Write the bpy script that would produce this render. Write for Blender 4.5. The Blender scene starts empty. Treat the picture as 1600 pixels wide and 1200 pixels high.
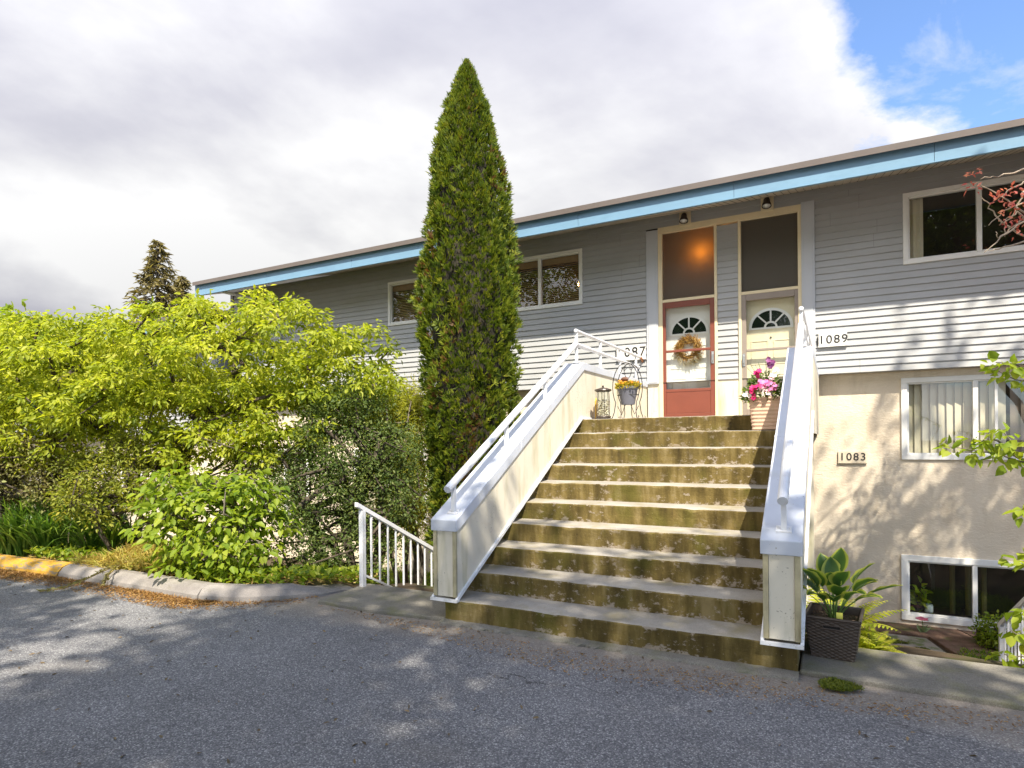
CLOUD=1.03; SUN=4.7; EXPO=1.12
TREES=[(2.4,-3.6,11.5,4.0,'tall green shade tree across the road behind the viewer',1,380,58),
(8.5,-5.5,12,4.6,'wide green tree across the road to the right',2,200,30),
(-4.9,-5.9,11.5,4.4,'wide green tree across the road to the left',3,380,52),
(1.5,-13,15,5.5,'tallest green tree in the second row across the road',4,200,30),
(11,-12,15,5.5,'tall green tree in the second row at the right',5,180,30),
(6.6,3.6,12.2,3.0,'slender airy green tree standing right of the stairs beyond the frame',6,120,20),
(-14,-9,14,5.5,'big green tree far left across the road',7,300,60),
(-25,-9,14,6,'farthest left green tree across the road',8,300,60)]
import bpy, math, random
import numpy as np
from mathutils import Vector, Matrix
random.seed(7); RNG=np.random.default_rng(11)
R=math.radians
scene=bpy.context.scene; COL=scene.collection

# ---------------------------------------------------------------- camera
CAM_H=1.547; F=959.9; CY=688.8; YAW=27.57; ROLL=-.533
_y,_r=R(YAW),R(ROLL)
_fw=np.array([-math.sin(_y),math.cos(_y),0.]); _r0=np.array([math.cos(_y),math.sin(_y),0.]); _u0=np.array([0,0,1.])
_rt=_r0*math.cos(_r)+_u0*math.sin(_r); _up=_u0*math.cos(_r)-_r0*math.sin(_r)
def ray(u,v): return _fw+_rt*((u-800)/F)+_up*((CY-v)/F)
def at_y(u,v,Y):
    d=ray(u,v); s=Y/d[1]; return (d[0]*s, d[2]*s+CAM_H)
def at_z(u,v,Z):
    d=ray(u,v); s=(Z-CAM_H)/d[2]; return (d[0]*s,d[1]*s)
def at_d(u,v,D):
    d=ray(u,v); p=d*D; return Vector((p[0],p[1],p[2]+CAM_H))
cd=bpy.data.cameras.new('camera'); cam=bpy.data.objects.new('camera',cd); COL.objects.link(cam); scene.camera=cam
cd.sensor_width=36; cd.lens=36*F/1600; cd.shift_x=0; cd.shift_y=(CY-600)/1600; cd.clip_end=2000; cd.clip_start=.05
m=Matrix.Identity(4)
for i in range(3): m[i][0]=_rt[i]; m[i][1]=_up[i]; m[i][2]=-_fw[i]
m.translation=Vector((0,0,CAM_H)); cam.matrix_world=m

# ---------------------------------------------------------------- node helpers
def newmat(name):
    mt=bpy.data.materials.new(name); mt.use_nodes=True; nt=mt.node_tree; nt.nodes.clear()
    out=nt.nodes.new('ShaderNodeOutputMaterial'); return mt,nt,out
def N(nt,t,**kw):
    n=nt.nodes.new(t)
    for k,v in kw.items():
        if k in n.inputs.keys(): n.inputs[k].default_value=v
        else: setattr(n,k,v)
    return n
def L(nt,a,b): nt.links.new(a,b)
def c4(c): return (c[0],c[1],c[2],1)
def ramp(nt,src,stops):
    r=nt.nodes.new('ShaderNodeValToRGB'); e=r.color_ramp.elements
    while len(e)<len(stops): e.new(.5)
    for i,(p,c) in enumerate(stops): e[i].position=p; e[i].color=c4(c) if not isinstance(c,(int,float)) else (c,c,c,1)
    L(nt,src,r.inputs[0]); return r
def coords(nt,scale=(1,1,1),rot=(0,0,0)):
    g=nt.nodes.new('ShaderNodeNewGeometry'); mp=nt.nodes.new('ShaderNodeMapping'); mp.inputs['Scale'].default_value=scale; mp.inputs['Rotation'].default_value=rot
    L(nt,g.outputs['Position'],mp.inputs[0]); return mp.outputs[0]
def noise(nt,vec,scale,detail=4,rough=.55,dist=0):
    n=nt.nodes.new('ShaderNodeTexNoise'); n.inputs['Scale'].default_value=scale; n.inputs['Detail'].default_value=detail; n.inputs['Roughness'].default_value=rough; n.inputs['Distortion'].default_value=dist
    L(nt,vec,n.inputs['Vector']); return n.outputs['Fac']
def mixc(nt,fac,a,b,mode='MIX'):
    n=nt.nodes.new('ShaderNodeMix'); n.data_type='RGBA'; n.blend_type=mode
    for s,x in ((n.inputs[0],fac),(n.inputs[6],a),(n.inputs[7],b)):
        if isinstance(x,(int,float)): s.default_value=x
        elif isinstance(x,tuple): s.default_value=c4(x)
        else: L(nt,x,s)
    return n.outputs[2]
def mth(nt,op,a,b=0.,c=None):
    n=nt.nodes.new('ShaderNodeMath'); n.operation=op
    for i,x in enumerate((a,b) if c is None else (a,b,c)):
        if isinstance(x,(int,float)): n.inputs[i].default_value=x
        else: L(nt,x,n.inputs[i])
    return n.outputs[0]
def bump(nt,h,strength=.3,dist=.01):
    b=nt.nodes.new('ShaderNodeBump'); b.inputs['Strength'].default_value=strength; b.inputs['Distance'].default_value=dist; L(nt,h,b.inputs['Height']); return b.outputs[0]
def principled(nt,out,color,rough=.6,normal=None,metal=0,spec=.5):
    p=nt.nodes.new('ShaderNodeBsdfPrincipled')
    if isinstance(color,tuple): p.inputs['Base Color'].default_value=c4(color)
    else: L(nt,color,p.inputs['Base Color'])
    if isinstance(rough,(int,float)): p.inputs['Roughness'].default_value=rough
    else: L(nt,rough,p.inputs['Roughness'])
    p.inputs['Metallic'].default_value=metal; p.inputs['Specular IOR Level'].default_value=spec
    if normal is not None: L(nt,normal,p.inputs['Normal'])
    L(nt,p.outputs[0],out.inputs[0]); return p
def paint(name,c,rough=.5,var=.12,scale=9,bs=.15,metal=0,dirt=None,dscale=(6,6,1.2),damt=.5,specks=False):
    mt,nt,out=newmat(name); v=coords(nt)
    n=noise(nt,v,scale,5); lo=tuple(x*(1-var) for x in c); hi=tuple(min(1,x*(1+var)) for x in c)
    col=ramp(nt,n,[(.3,lo),(.7,hi)]).outputs[0]
    if dirt:
        d=noise(nt,coords(nt,dscale),1.6,6,.65); dm=ramp(nt,d,[(.50,0.),(.72,damt)]).outputs[0]
        col=mixc(nt,dm,col,dirt)
    if specks:
        sk=ramp(nt,mth(nt,'ADD',noise(nt,v,55,3),mth(nt,'MULTIPLY',noise(nt,v,2.3,3),.45)),[(.925,0.),(.96,.6)]).outputs[0]; col=mixc(nt,sk,col,(.16,.125,.07))
    b=bump(nt,noise(nt,v,scale*9,3),bs,.004)
    principled(nt,out,col,rough,b,metal); return mt
def leafmat(name,stops,trans=.38,rough=.5):
    mt,nt,out=newmat(name)
    a=nt.nodes.new('ShaderNodeAttribute'); a.attribute_name='tint'
    r=ramp(nt,a.outputs['Fac'],stops)
    d=nt.nodes.new('ShaderNodeBsdfPrincipled'); L(nt,r.outputs[0],d.inputs['Base Color']); d.inputs['Roughness'].default_value=rough; d.inputs['Specular IOR Level'].default_value=.3
    t=nt.nodes.new('ShaderNodeBsdfTranslucent'); tc=mixc(nt,.5,r.outputs[0],(1.25,1.25,.55),'MULTIPLY'); tc=mixc(nt,1.,tc,(1.7,1.7,1.2),'MULTIPLY'); L(nt,tc,t.inputs[0])
    mx=nt.nodes.new('ShaderNodeMixShader'); mx.inputs[0].default_value=trans; L(nt,d.outputs[0],mx.inputs[1]); L(nt,t.outputs[0],mx.inputs[2]); L(nt,mx.outputs[0],out.inputs[0]); return mt
def barkmat(name,a,b):
    mt,nt,out=newmat(name); v=coords(nt,(14,14,4)); n=noise(nt,v,2.,5); col=ramp(nt,n,[(.3,a),(.7,b)]).outputs[0]
    principled(nt,out,col,.9,bump(nt,n,.6,.02)); return mt
def glassmat(name,refl=.09,tint=(.93,.95,.94)):
    mt,nt,out=newmat(name)
    t=N(nt,'ShaderNodeBsdfTransparent',Color=c4(tint)); g=N(nt,'ShaderNodeBsdfGlossy',Roughness=.01); g.inputs['Color'].default_value=(.95,.97,1,1)
    lw=nt.nodes.new('ShaderNodeLayerWeight'); lw.inputs[0].default_value=.5; f=mth(nt,'ADD',mth(nt,'MULTIPLY',mth(nt,'POWER',lw.outputs['Facing'],4.),.8),refl)
    mx=nt.nodes.new('ShaderNodeMixShader'); L(nt,f,mx.inputs[0]); L(nt,t.outputs[0],mx.inputs[1]); L(nt,g.outputs[0],mx.inputs[2]); L(nt,mx.outputs[0],out.inputs[0]); return mt
def emis(name,c,s):
    mt,nt,out=newmat(name); e=N(nt,'ShaderNodeEmission',Color=c4(c),Strength=s); L(nt,e.outputs[0],out.inputs[0]); return mt

# ---------------------------------------------------------------- object helpers
def tag(o,label=None,cat=None,group=None,kind=None):
    if label: o['label']=label
    if cat: o['category']=cat
    if group: o['group']=group
    if kind: o['kind']=kind
    return o
def empty(name,loc,label,cat,group=None,rz=0):
    o=bpy.data.objects.new(name,None); COL.objects.link(o); o.location=loc; o.rotation_euler=(0,0,rz); o.empty_display_size=.1
    return tag(o,label,cat,group)
class MB:
    def __init__(s): s.v=[]; s.f=[]; s.m=[]
    def poly(s,pts,mi=0):
        b=len(s.v); s.v+= [tuple(p) for p in pts]; s.f.append(tuple(range(b,b+len(pts)))); s.m.append(mi); return s
    def mesh(s,vs,fs,mi=0):
        b=len(s.v); s.v+=[tuple(p) for p in vs]; s.f+=[tuple(i+b for i in f) for f in fs]; s.m+=[mi]*len(fs); return s
    def box(s,x0,x1,y0,y1,z0,z1,mi=0):
        v=[(x0,y0,z0),(x1,y0,z0),(x1,y1,z0),(x0,y1,z0),(x0,y0,z1),(x1,y0,z1),(x1,y1,z1),(x0,y1,z1)]
        return s.mesh(v,[(0,3,2,1),(4,5,6,7),(0,1,5,4),(1,2,6,5),(2,3,7,6),(3,0,4,7)],mi)
    def prism_x(s,prof,x0,x1,mi=0):   # prof: (y,z) polygon
        n=len(prof); v=[(x0,y,z) for y,z in prof]+[(x1,y,z) for y,z in prof]
        f=[tuple(range(n))[::-1],tuple(range(n,2*n))]+[(i,(i+1)%n,n+(i+1)%n,n+i) for i in range(n)]
        return s.mesh(v,f,mi)
    def tube(s,pts,r,n=8,mi=0,cap=True):
        pts=[Vector(p) for p in pts]; k=len(pts); rs=r if isinstance(r,(list,tuple)) else [r]*k
        b=len(s.v); pu=None
        for i,p in enumerate(pts):
            t=(pts[min(i+1,k-1)]-pts[max(i-1,0)]).normalized()
            if pu is None: pu=t.orthogonal().normalized()
            else:
                pu=(pu-t*pu.dot(t)); pu=pu.normalized() if pu.length>1e-6 else t.orthogonal().normalized()
            w=t.cross(pu)
            for j in range(n):
                a=2*math.pi*j/n; s.v.append(tuple(p+(pu*math.cos(a)+w*math.sin(a))*rs[i]))
        for i in range(k-1):
            for j in range(n):
                j2=(j+1)%n; s.f.append((b+i*n+j,b+i*n+j2,b+(i+1)*n+j2,b+(i+1)*n+j)); s.m.append(mi)
        if cap:
            s.f.append(tuple(range(b+n-1,b-1,-1))); s.f.append(tuple(range(b+(k-1)*n,b+k*n))); s.m+=[mi,mi]
        return s
    def lathe(s,prof,n=24,c=(0,0,0),mi=0,ell=1):
        b=len(s.v); k=len(prof)
        for r,z in prof:
            for j in range(n):
                a=2*math.pi*j/n; s.v.append((c[0]+r*math.cos(a),c[1]+ell*r*math.sin(a),c[2]+z))
        for i in range(k-1):
            for j in range(n):
                j2=(j+1)%n; s.f.append((b+i*n+j,b+i*n+j2,b+(i+1)*n+j2,b+(i+1)*n+j)); s.m.append(mi)
        return s
    def build(s,name,mats,parent=None,smooth=False,bevel=0,segs=2):
        me=bpy.data.meshes.new(name); me.from_pydata(s.v,[],s.f)
        if not isinstance(mats,(list,tuple)): mats=[mats]
        for mm in mats: me.materials.append(mm)
        if len(mats)>1: me.polygons.foreach_set('material_index',s.m)
        if smooth: me.polygons.foreach_set('use_smooth',[True]*len(s.f))
        me.update()
        o=bpy.data.objects.new(name,me); COL.objects.link(o)
        if parent: o.parent=parent
        if bevel:
            md=o.modifiers.new('bevel','BEVEL'); md.width=bevel; md.segments=segs; md.limit_method='ANGLE'; md.angle_limit=R(40)
        return o
def npmesh(name,V,Fq,mat,parent=None,tint=None,smooth=False):
    V=np.asarray(V,np.float32); Fq=np.asarray(Fq,np.int32); k=Fq.shape[1]
    me=bpy.data.meshes.new(name); me.vertices.add(len(V)); me.vertices.foreach_set('co',V.ravel())
    me.loops.add(Fq.size); me.loops.foreach_set('vertex_index',Fq.ravel())
    me.polygons.add(len(Fq)); me.polygons.foreach_set('loop_start',np.arange(0,Fq.size,k,dtype=np.int32))
    me.update(calc_edges=True)
    if tint is not None:
        at=me.attributes.new('tint','FLOAT','POINT'); at.data.foreach_set('value',np.asarray(tint,np.float32))
    if smooth: me.polygons.foreach_set('use_smooth',np.ones(len(Fq),bool))
    me.materials.append(mat)
    o=bpy.data.objects.new(name,me); COL.objects.link(o)
    if parent: o.parent=parent
    return o
def unit(a): return a/np.maximum(np.linalg.norm(a,axis=1,keepdims=True),1e-9)
def leaves(name,P,D,Nn,Ln,W,mat,parent=None,tint=None,fold=.18,droop=.12):
    """one folded, pointed leaf of two quads per row"""
    P=np.asarray(P,float); n=len(P); D=unit(np.asarray(D,float)); S=unit(np.cross(D,np.asarray(Nn,float))); U=np.cross(S,D)
    Ln=np.broadcast_to(Ln,(n,)).reshape(n,1); W=np.broadcast_to(W,(n,)).reshape(n,1)
    V=np.empty((n,6,3)); V[:,0]=P
    a=P+D*Ln*.34+U*Ln*.03; b=P+D*Ln*.70-U*Ln*droop*.4
    V[:,1]=a-S*W*.5+U*W*fold; V[:,2]=b-S*W*.36+U*W*fold*.8
    V[:,3]=P+D*Ln-U*Ln*droop
    V[:,4]=b+S*W*.36+U*W*fold*.8; V[:,5]=a+S*W*.5+U*W*fold
    i=(np.arange(n)*6).reshape(n,1)
    Fq=np.concatenate([i+np.array([[0,3,2,1]]),i+np.array([[0,5,4,3]])],0)
    if tint is None: tint=RNG.random(n)
    return npmesh(name,V.reshape(-1,3),Fq,mat,parent,np.repeat(tint,6))
def strip_leaves(name,P,az,Ln,W,lift,bend,mat,parent=None,tint=None,seg=6,twist=None):
    """arching strap leaves: start upright by lift (rad), bend downward"""
    n=len(P); P=np.asarray(P,float); h=np.stack([np.cos(az),np.sin(az),np.zeros(n)],1); s=np.stack([-np.sin(az),np.cos(az),np.zeros(n)],1)
    V=np.empty((n,(seg+1)*2,3)); p=P.copy(); ang=lift.copy()
    for k in range(seg+1):
        t=k/seg; w=(W*np.minimum(1,.55+1.2*t)*(1-t**2.2)+.0015).reshape(n,1)*.5
        V[:,2*k]=p-s*w; V[:,2*k+1]=p+s*w
        st=(Ln/seg).reshape(n,1); p=p+(h*np.cos(ang).reshape(n,1)+np.array([0,0,1.])*np.sin(ang).reshape(n,1))*st; ang=ang-bend/seg*(.5+1.0*t)
    i=(np.arange(n)*(seg+1)*2).reshape(n,1); Fq=np.concatenate([i+np.array([[2*k,2*k+1,2*k+3,2*k+2]]) for k in range(seg)],0)
    if tint is None: tint=RNG.random(n)
    return npmesh(name,V.reshape(-1,3),Fq,mat,parent,np.repeat(tint,(seg+1)*2),smooth=True)
def branches(mb,root,targets,r0,rt=.006,sag=.0,n=6,jit=.06):
    """tree skeleton: every target joins the nearest node already grown; radii by pipe rule"""
    nodes=[Vector(root[0])]; par=[-1]
    for p in root[1:]: nodes.append(Vector(p)); par.append(len(nodes)-2)
    trunk_n=len(nodes); order=sorted(range(len(targets)),key=lambda i:(Vector(targets[i])-nodes[trunk_n-1]).length)
    ends=[]
    for i in order:
        t=Vector(targets[i]); arr=np.array([tuple(q) for q in nodes[max(0,trunk_n//2):]]); d=np.linalg.norm(arr-np.array(t),axis=1)
        j=int(np.argmin(d))+max(0,trunk_n//2); L_=(t-nodes[j]).length; k=max(1,int(L_/.35)); prev=j
        for s_ in range(1,k+1):
            q=nodes[j].lerp(t,s_/k)
            if s_<k: q=q+Vector((random.uniform(-jit,jit),random.uniform(-jit,jit),random.uniform(-jit,jit)+sag))
            nodes.append(q); par.append(prev); prev=len(nodes)-1
        ends.append(prev)
    cnt=[0]*len(nodes)
    for e in ends:
        q=e
        while q>=0: cnt[q]+=1; q=par[q]
    tot=max(1,cnt[0]); rad=[max(rt,r0*(max(c,1)/tot)**.45) for c in cnt]
    for q in range(1,len(nodes)):
        a,b=nodes[par[q]],nodes[q]
        if (b-a).length>1e-4: mb.tube([a,b],[min(rad[par[q]],rad[q]*1.6),rad[q]],n if rad[q]>.02 else 4,cap=False)
    return nodes,par,rad

# ---------------------------------------------------------------- world and sun
SUN_D=Vector((-.46,.62,-1)).normalized()
w=bpy.data.worlds.new('World'); scene.world=w; w.use_nodes=True; nt=w.node_tree; nt.nodes.clear()
wo=nt.nodes.new('ShaderNodeOutputWorld')
sky=nt.nodes.new('ShaderNodeTexSky'); sky.sky_type='NISHITA'; sky.sun_disc=False; sky.sun_elevation=R(52); sky.sun_rotation=R(142); sky.air_density=1.0; sky.dust_density=.6; sky.ozone_density=1.5
skyb=nt.nodes.new('ShaderNodeBackground'); skyb.inputs[1].default_value=.13; L(nt,mixc(nt,1.,sky.outputs[0],(.86,.96,1.12),'MULTIPLY'),skyb.inputs[0])
tc=nt.nodes.new('ShaderNodeTexCoord'); sx=nt.nodes.new('ShaderNodeSeparateXYZ'); L(nt,tc.outputs['Generated'],sx.inputs[0])
zz=mth(nt,'ADD',mth(nt,'MAXIMUM',sx.outputs[2],0.),.22)
cv=nt.nodes.new('ShaderNodeCombineXYZ'); L(nt,mth(nt,'DIVIDE',sx.outputs[0],zz),cv.inputs[0]); L(nt,mth(nt,'DIVIDE',sx.outputs[1],zz),cv.inputs[1])
def cnoise(off,scale,detail,rough=.55,dist=.2):
    mp=nt.nodes.new('ShaderNodeMapping'); mp.inputs['Location'].default_value=off; L(nt,cv.outputs[0],mp.inputs[0])
    return noise(nt,mp.outputs[0],scale,detail,rough,dist)
n1=cnoise((3.1,1.7,.4),1.05,10,.56,.25)
edge=cnoise((7.7,2.2,1.4),2.2,9,.6,.3)
# clear sky opens towards +X, broken cloud behind the camera
hole=mth(nt,'ADD',sx.outputs[0],mth(nt,'MULTIPLY',mth(nt,'SUBTRACT',edge,.5),.42))
hole=mth(nt,'SUBTRACT',hole,mth(nt,'MULTIPLY',mth(nt,'SUBTRACT',.45,sx.outputs[2]),.28))
holem=ramp(nt,hole,[(.035,0.),(.085,1.)]).outputs[0]
wisps=ramp(nt,cnoise((1.5,9.2,2.),2.6,9,.6,.5),[(.5,0.),(.68,.75)]).outputs[0]
cover=mth(nt,'SUBTRACT',1.,mth(nt,'MULTIPLY',holem,mth(nt,'SUBTRACT',1.,wisps)))
sh=cnoise((3.16,1.62,.4),.9,5,.5,.3)
s2=mth(nt,'ADD',mth(nt,'MULTIPLY',sh,.5),mth(nt,'MULTIPLY',n1,.5))
ccol=ramp(nt,s2,[(.34,(.50,.505,.60)),(.44,(.68,.68,.75)),(.51,(.88,.88,.91)),(.58,(1.1,1.1,1.1))])
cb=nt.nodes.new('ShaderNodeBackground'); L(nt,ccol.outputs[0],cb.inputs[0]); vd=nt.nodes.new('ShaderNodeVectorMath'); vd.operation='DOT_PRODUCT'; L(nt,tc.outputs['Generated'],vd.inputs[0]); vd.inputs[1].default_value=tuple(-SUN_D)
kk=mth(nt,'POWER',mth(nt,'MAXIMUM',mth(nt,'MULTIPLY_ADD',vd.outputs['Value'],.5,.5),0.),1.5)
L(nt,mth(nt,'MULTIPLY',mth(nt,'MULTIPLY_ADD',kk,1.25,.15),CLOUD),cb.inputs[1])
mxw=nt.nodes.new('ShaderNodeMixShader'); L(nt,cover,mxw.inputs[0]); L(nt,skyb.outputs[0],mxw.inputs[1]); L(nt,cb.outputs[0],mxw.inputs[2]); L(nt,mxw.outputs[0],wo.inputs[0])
w.cycles.sampling_method='MANUAL'; w.cycles.sample_map_resolution=512
sd=bpy.data.lights.new('sun','SUN'); sd.energy=SUN; sd.angle=R(.7); sd.color=(1,.93,.80)
so=bpy.data.objects.new('sun',sd); COL.objects.link(so); so.rotation_euler=SUN_D.to_track_quat('-Z','Y').to_euler(); so.location=(5,-6,12)
vs=scene.view_settings; vs.view_transform='Standard'; vs.look='None'; vs.gamma=1; vs.exposure=EXPO; vs.use_curve_mapping=False
scene.render.engine='CYCLES'; scene.cycles.max_bounces=8; scene.cycles.transparent_max_bounces=12; scene.cycles.caustics_reflective=False; scene.cycles.caustics_refractive=False
scene.cycles.sample_clamp_indirect=6

# ---------------------------------------------------------------- materials
M={}
def asphalt():
    mt,nt,out=newmat('asphalt'); v=coords(nt)
    vo=N(nt,'ShaderNodeTexVoronoi',Scale=125.); L(nt,v,vo.inputs['Vector'])
    hs=nt.nodes.new('ShaderNodeSeparateColor'); L(nt,vo.outputs['Color'],hs.inputs[0])
    col=ramp(nt,hs.outputs[0],[(.0,(.12,.117,.12)),(.45,(.205,.20,.203)),(.80,(.28,.275,.272)),(.97,(.48,.47,.45))]).outputs[0]
    col=mixc(nt,ramp(nt,vo.outputs['Distance'],[(.15,0.),(.75,.55)]).outputs[0],col,(.045,.045,.05))
    big=ramp(nt,noise(nt,v,1.1,6,.6),[(.3,.82),(.7,1.15)]).outputs[0]; col=mixc(nt,1.,col,big,'MULTIPLY')
    dust=ramp(nt,noise(nt,coords(nt,(1,1.6,1)),.9,5,.62),[(.56,0.),(.75,.30)]).outputs[0]; col=mixc(nt,dust,col,(.22,.19,.15))
    sp=nt.nodes.new('ShaderNodeSeparateXYZ'); L(nt,v,sp.inputs[0])
    ed=mth(nt,'ADD',sp.outputs[1],mth(nt,'MULTIPLY',noise(nt,v,2.2,6,.65),.75)); gr=ramp(nt,mth(nt,'MULTIPLY',ed,.2),[(.845,0.),(.925,.6)]).outputs[0]; col=mixc(nt,gr,col,(.27,.22,.16))
    wv=nt.nodes.new('ShaderNodeVectorMath'); wv.operation='ADD'; L(nt,v,wv.inputs[0]); nz=nt.nodes.new('ShaderNodeTexNoise'); nz.inputs['Scale'].default_value=1.6; nz.inputs['Detail'].default_value=6; L(nt,v,nz.inputs['Vector']); L(nt,nz.outputs['Color'],wv.inputs[1])
    cr=nt.nodes.new('ShaderNodeTexVoronoi'); cr.feature='DISTANCE_TO_EDGE'; cr.inputs['Scale'].default_value=.42; L(nt,wv.outputs[0],cr.inputs['Vector'])
    cm=ramp(nt,cr.outputs['Distance'],[(.0,.8),(.0035,.0)]).outputs[0]; cm=mth(nt,'MULTIPLY',cm,ramp(nt,noise(nt,v,.7,3),[(.5,0.),(.6,1.)]).outputs[0]); col=mixc(nt,cm,col,(.03,.028,.026))
    oil=ramp(nt,noise(nt,coords(nt,(.8,1.2,1)),1.7,4,.5),[(.62,0.),(.72,.35)]).outputs[0]; col=mixc(nt,oil,col,(.07,.07,.075))
    h=mth(nt,'MULTIPLY',vo.outputs['Distance'],-1.)
    principled(nt,out,col,.82,bump(nt,h,.55,.006),spec=.3); return mt
M['asphalt']=asphalt()
def conc(name,a,b,moss=None,mamt=.6,mthr=(.52,.68),scale=3.,spk=.25):
    mt,nt,out=newmat(name); v=coords(nt)
    col=ramp(nt,noise(nt,v,scale,7,.62),[(.3,a),(.7,b)]).outputs[0]
    g=noise(nt,v,160,2); col=mixc(nt,spk,col,ramp(nt,g,[(.35,.35),(.65,1.25)]).outputs[0],'MULTIPLY')
    if moss:
        mm=ramp(nt,noise(nt,coords(nt,(1.3,1.3,2.2)),2.1,8,.66),[(mthr[0],0.),(mthr[1],mamt)]).outputs[0]; col=mixc(nt,mm,col,moss)
    hgt=mth(nt,'ADD',mth(nt,'MULTIPLY',g,.35),noise(nt,v,22,6))
    principled(nt,out,col,.9,bump(nt,hgt,.45,.008),spec=.25); return mt
M['tread']=conc('tread_concrete',(.26,.232,.19),(.40,.365,.31),(.24,.20,.09),.7,(.50,.68))
M['apron']=conc('pavement_concrete',(.15,.138,.115),(.28,.255,.21),(.15,.15,.06),.6,(.5,.66),2.2,.5)
M['kerb']=conc('kerb_concrete',(.18,.16,.145),(.31,.28,.25),(.13,.115,.075),.6,(.55,.7),3.,.4)
M['slab']=conc('path_concrete',(.30,.26,.21),(.42,.37,.31),(.10,.14,.025),.9,(.47,.56),1.4)
def riser():
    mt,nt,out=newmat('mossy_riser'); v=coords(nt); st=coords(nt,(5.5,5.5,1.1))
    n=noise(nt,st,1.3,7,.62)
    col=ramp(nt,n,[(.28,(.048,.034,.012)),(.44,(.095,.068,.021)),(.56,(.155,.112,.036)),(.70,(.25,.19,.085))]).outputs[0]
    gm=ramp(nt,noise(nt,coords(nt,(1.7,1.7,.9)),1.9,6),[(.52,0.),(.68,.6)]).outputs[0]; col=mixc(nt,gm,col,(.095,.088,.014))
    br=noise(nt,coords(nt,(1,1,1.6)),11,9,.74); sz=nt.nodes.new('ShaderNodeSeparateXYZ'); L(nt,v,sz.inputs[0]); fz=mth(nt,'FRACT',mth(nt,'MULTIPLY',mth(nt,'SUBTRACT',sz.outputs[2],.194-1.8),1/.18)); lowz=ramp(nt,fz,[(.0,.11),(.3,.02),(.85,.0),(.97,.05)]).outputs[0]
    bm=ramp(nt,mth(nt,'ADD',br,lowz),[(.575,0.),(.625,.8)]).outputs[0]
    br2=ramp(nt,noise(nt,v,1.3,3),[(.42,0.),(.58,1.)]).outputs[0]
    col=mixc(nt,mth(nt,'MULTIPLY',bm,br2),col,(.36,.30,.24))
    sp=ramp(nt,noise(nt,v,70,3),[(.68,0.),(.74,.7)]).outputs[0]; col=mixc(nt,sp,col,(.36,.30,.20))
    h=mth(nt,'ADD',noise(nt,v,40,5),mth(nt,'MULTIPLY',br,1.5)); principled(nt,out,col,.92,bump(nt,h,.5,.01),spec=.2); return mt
M['riser']=riser()
def yellowk():
    mt,nt,out=newmat('worn_yellow_kerb'); v=coords(nt)
    wm=ramp(nt,noise(nt,coords(nt,(3,9,9)),2.4,8,.7),[(.52,0.),(.555,.9)]).outputs[0]
    col=mixc(nt,wm,ramp(nt,noise(nt,v,12,5),[(.3,(.42,.215,.015)),(.7,(.52,.29,.03))]).outputs[0],(.22,.18,.13))
    principled(nt,out,col,.8,bump(nt,noise(nt,v,60,4),.4,.006)); return mt
M['ykerb']=yellowk()
def stucco():
    mt,nt,out=newmat('cream_stucco'); v=coords(nt)
    col=ramp(nt,noise(nt,v,1.5,6,.6),[(.3,(.66,.55,.41)),(.7,(.75,.645,.50))]).outputs[0]
    dm=ramp(nt,noise(nt,coords(nt,(3,3,.7)),1.8,6,.65),[(.54,0.),(.74,.35)]).outputs[0]; col=mixc(nt,dm,col,(.42,.33,.22))
    h=mth(nt,'ADD',noise(nt,v,38,5,.6),mth(nt,'MULTIPLY',noise(nt,coords(nt,(1,1,2.5)),9,4,.6,1.2),1.3)); principled(nt,out,col,.92,bump(nt,h,.5,.012),spec=.2); return mt
M['stucco']=stucco()
M['siding']=paint('grey_vinyl_siding',(.385,.385,.38),.5,.05,2.2,.05,dirt=(.30,.28,.235),dscale=(.5,1,5),damt=.35)
M['sidtrim']=paint('grey_trim',(.48,.49,.51),.5,.04,3,.05)
M['white']=paint('white_vinyl',(.78,.76,.71),.4,.03,5,.03)
M['cream']=paint('cream_frame',(.74,.62,.40),.5,.05,6,.05)
M['panel']=paint('cream_panel',(.67,.61,.49),.55,.05,4,.12,dirt=(.36,.33,.17),dscale=(4,4,.6),damt=.7,specks=True)
M['cap']=paint('white_metal_cap',(.52,.545,.60),.33,.05,3,.03,dirt=(.46,.46,.43),dscale=(3,3,3),damt=.5,specks=True)
M['trim']=paint('white_metal_trim',(.74,.74,.74),.4,.05,5,.04,dirt=(.35,.33,.26),dscale=(6,6,6),damt=.5,specks=True)
M['rail']=paint('white_rail_paint',(.70,.70,.71),.35,.04,6,.06,dirt=(.45,.36,.25),dscale=(9,9,9),damt=.35)
M['batten']=paint('weathered_batten',(.44,.38,.23),.8,.25,8,.3,dirt=(.16,.12,.05),dscale=(9,9,1.6),damt=.85)
M['fascia']=paint('blue_fascia',(.165,.295,.41),.5,.05,1.2,.05,dirt=(.13,.25,.36),dscale=(2,2,4),damt=.5)
M['gutter']=paint('brown_metal',(.13,.105,.09),.45,.08,2,.05)
M['soffit']=paint('tan_soffit',(.44,.38,.30),.6,.05,2,.05)
M['roof']=paint('dark_roof',(.06,.055,.05),.9,.2,30,.4)
M['red']=paint('red_door_paint',(.20,.054,.032),.4,.06,5,.04)
M['doorbrown']=paint('brown_metal_door',(.27,.22,.18),.45,.08,5,.04)
M['door']=paint('white_door',(.76,.73,.66),.4,.03,4,.03)
M['creamdoor']=paint('cream_door',(.72,.63,.43),.4,.03,4,.03)
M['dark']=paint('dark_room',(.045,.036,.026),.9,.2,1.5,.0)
M['black']=paint('black_iron',(.018,.017,.016),.5,.2,20,.1)
M['steel']=paint('steel',(.5,.5,.5),.3,.1,20,.05,.8)
M['blind']=paint('brown_blind',(.30,.18,.08),.6,.12,9,.03)
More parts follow.
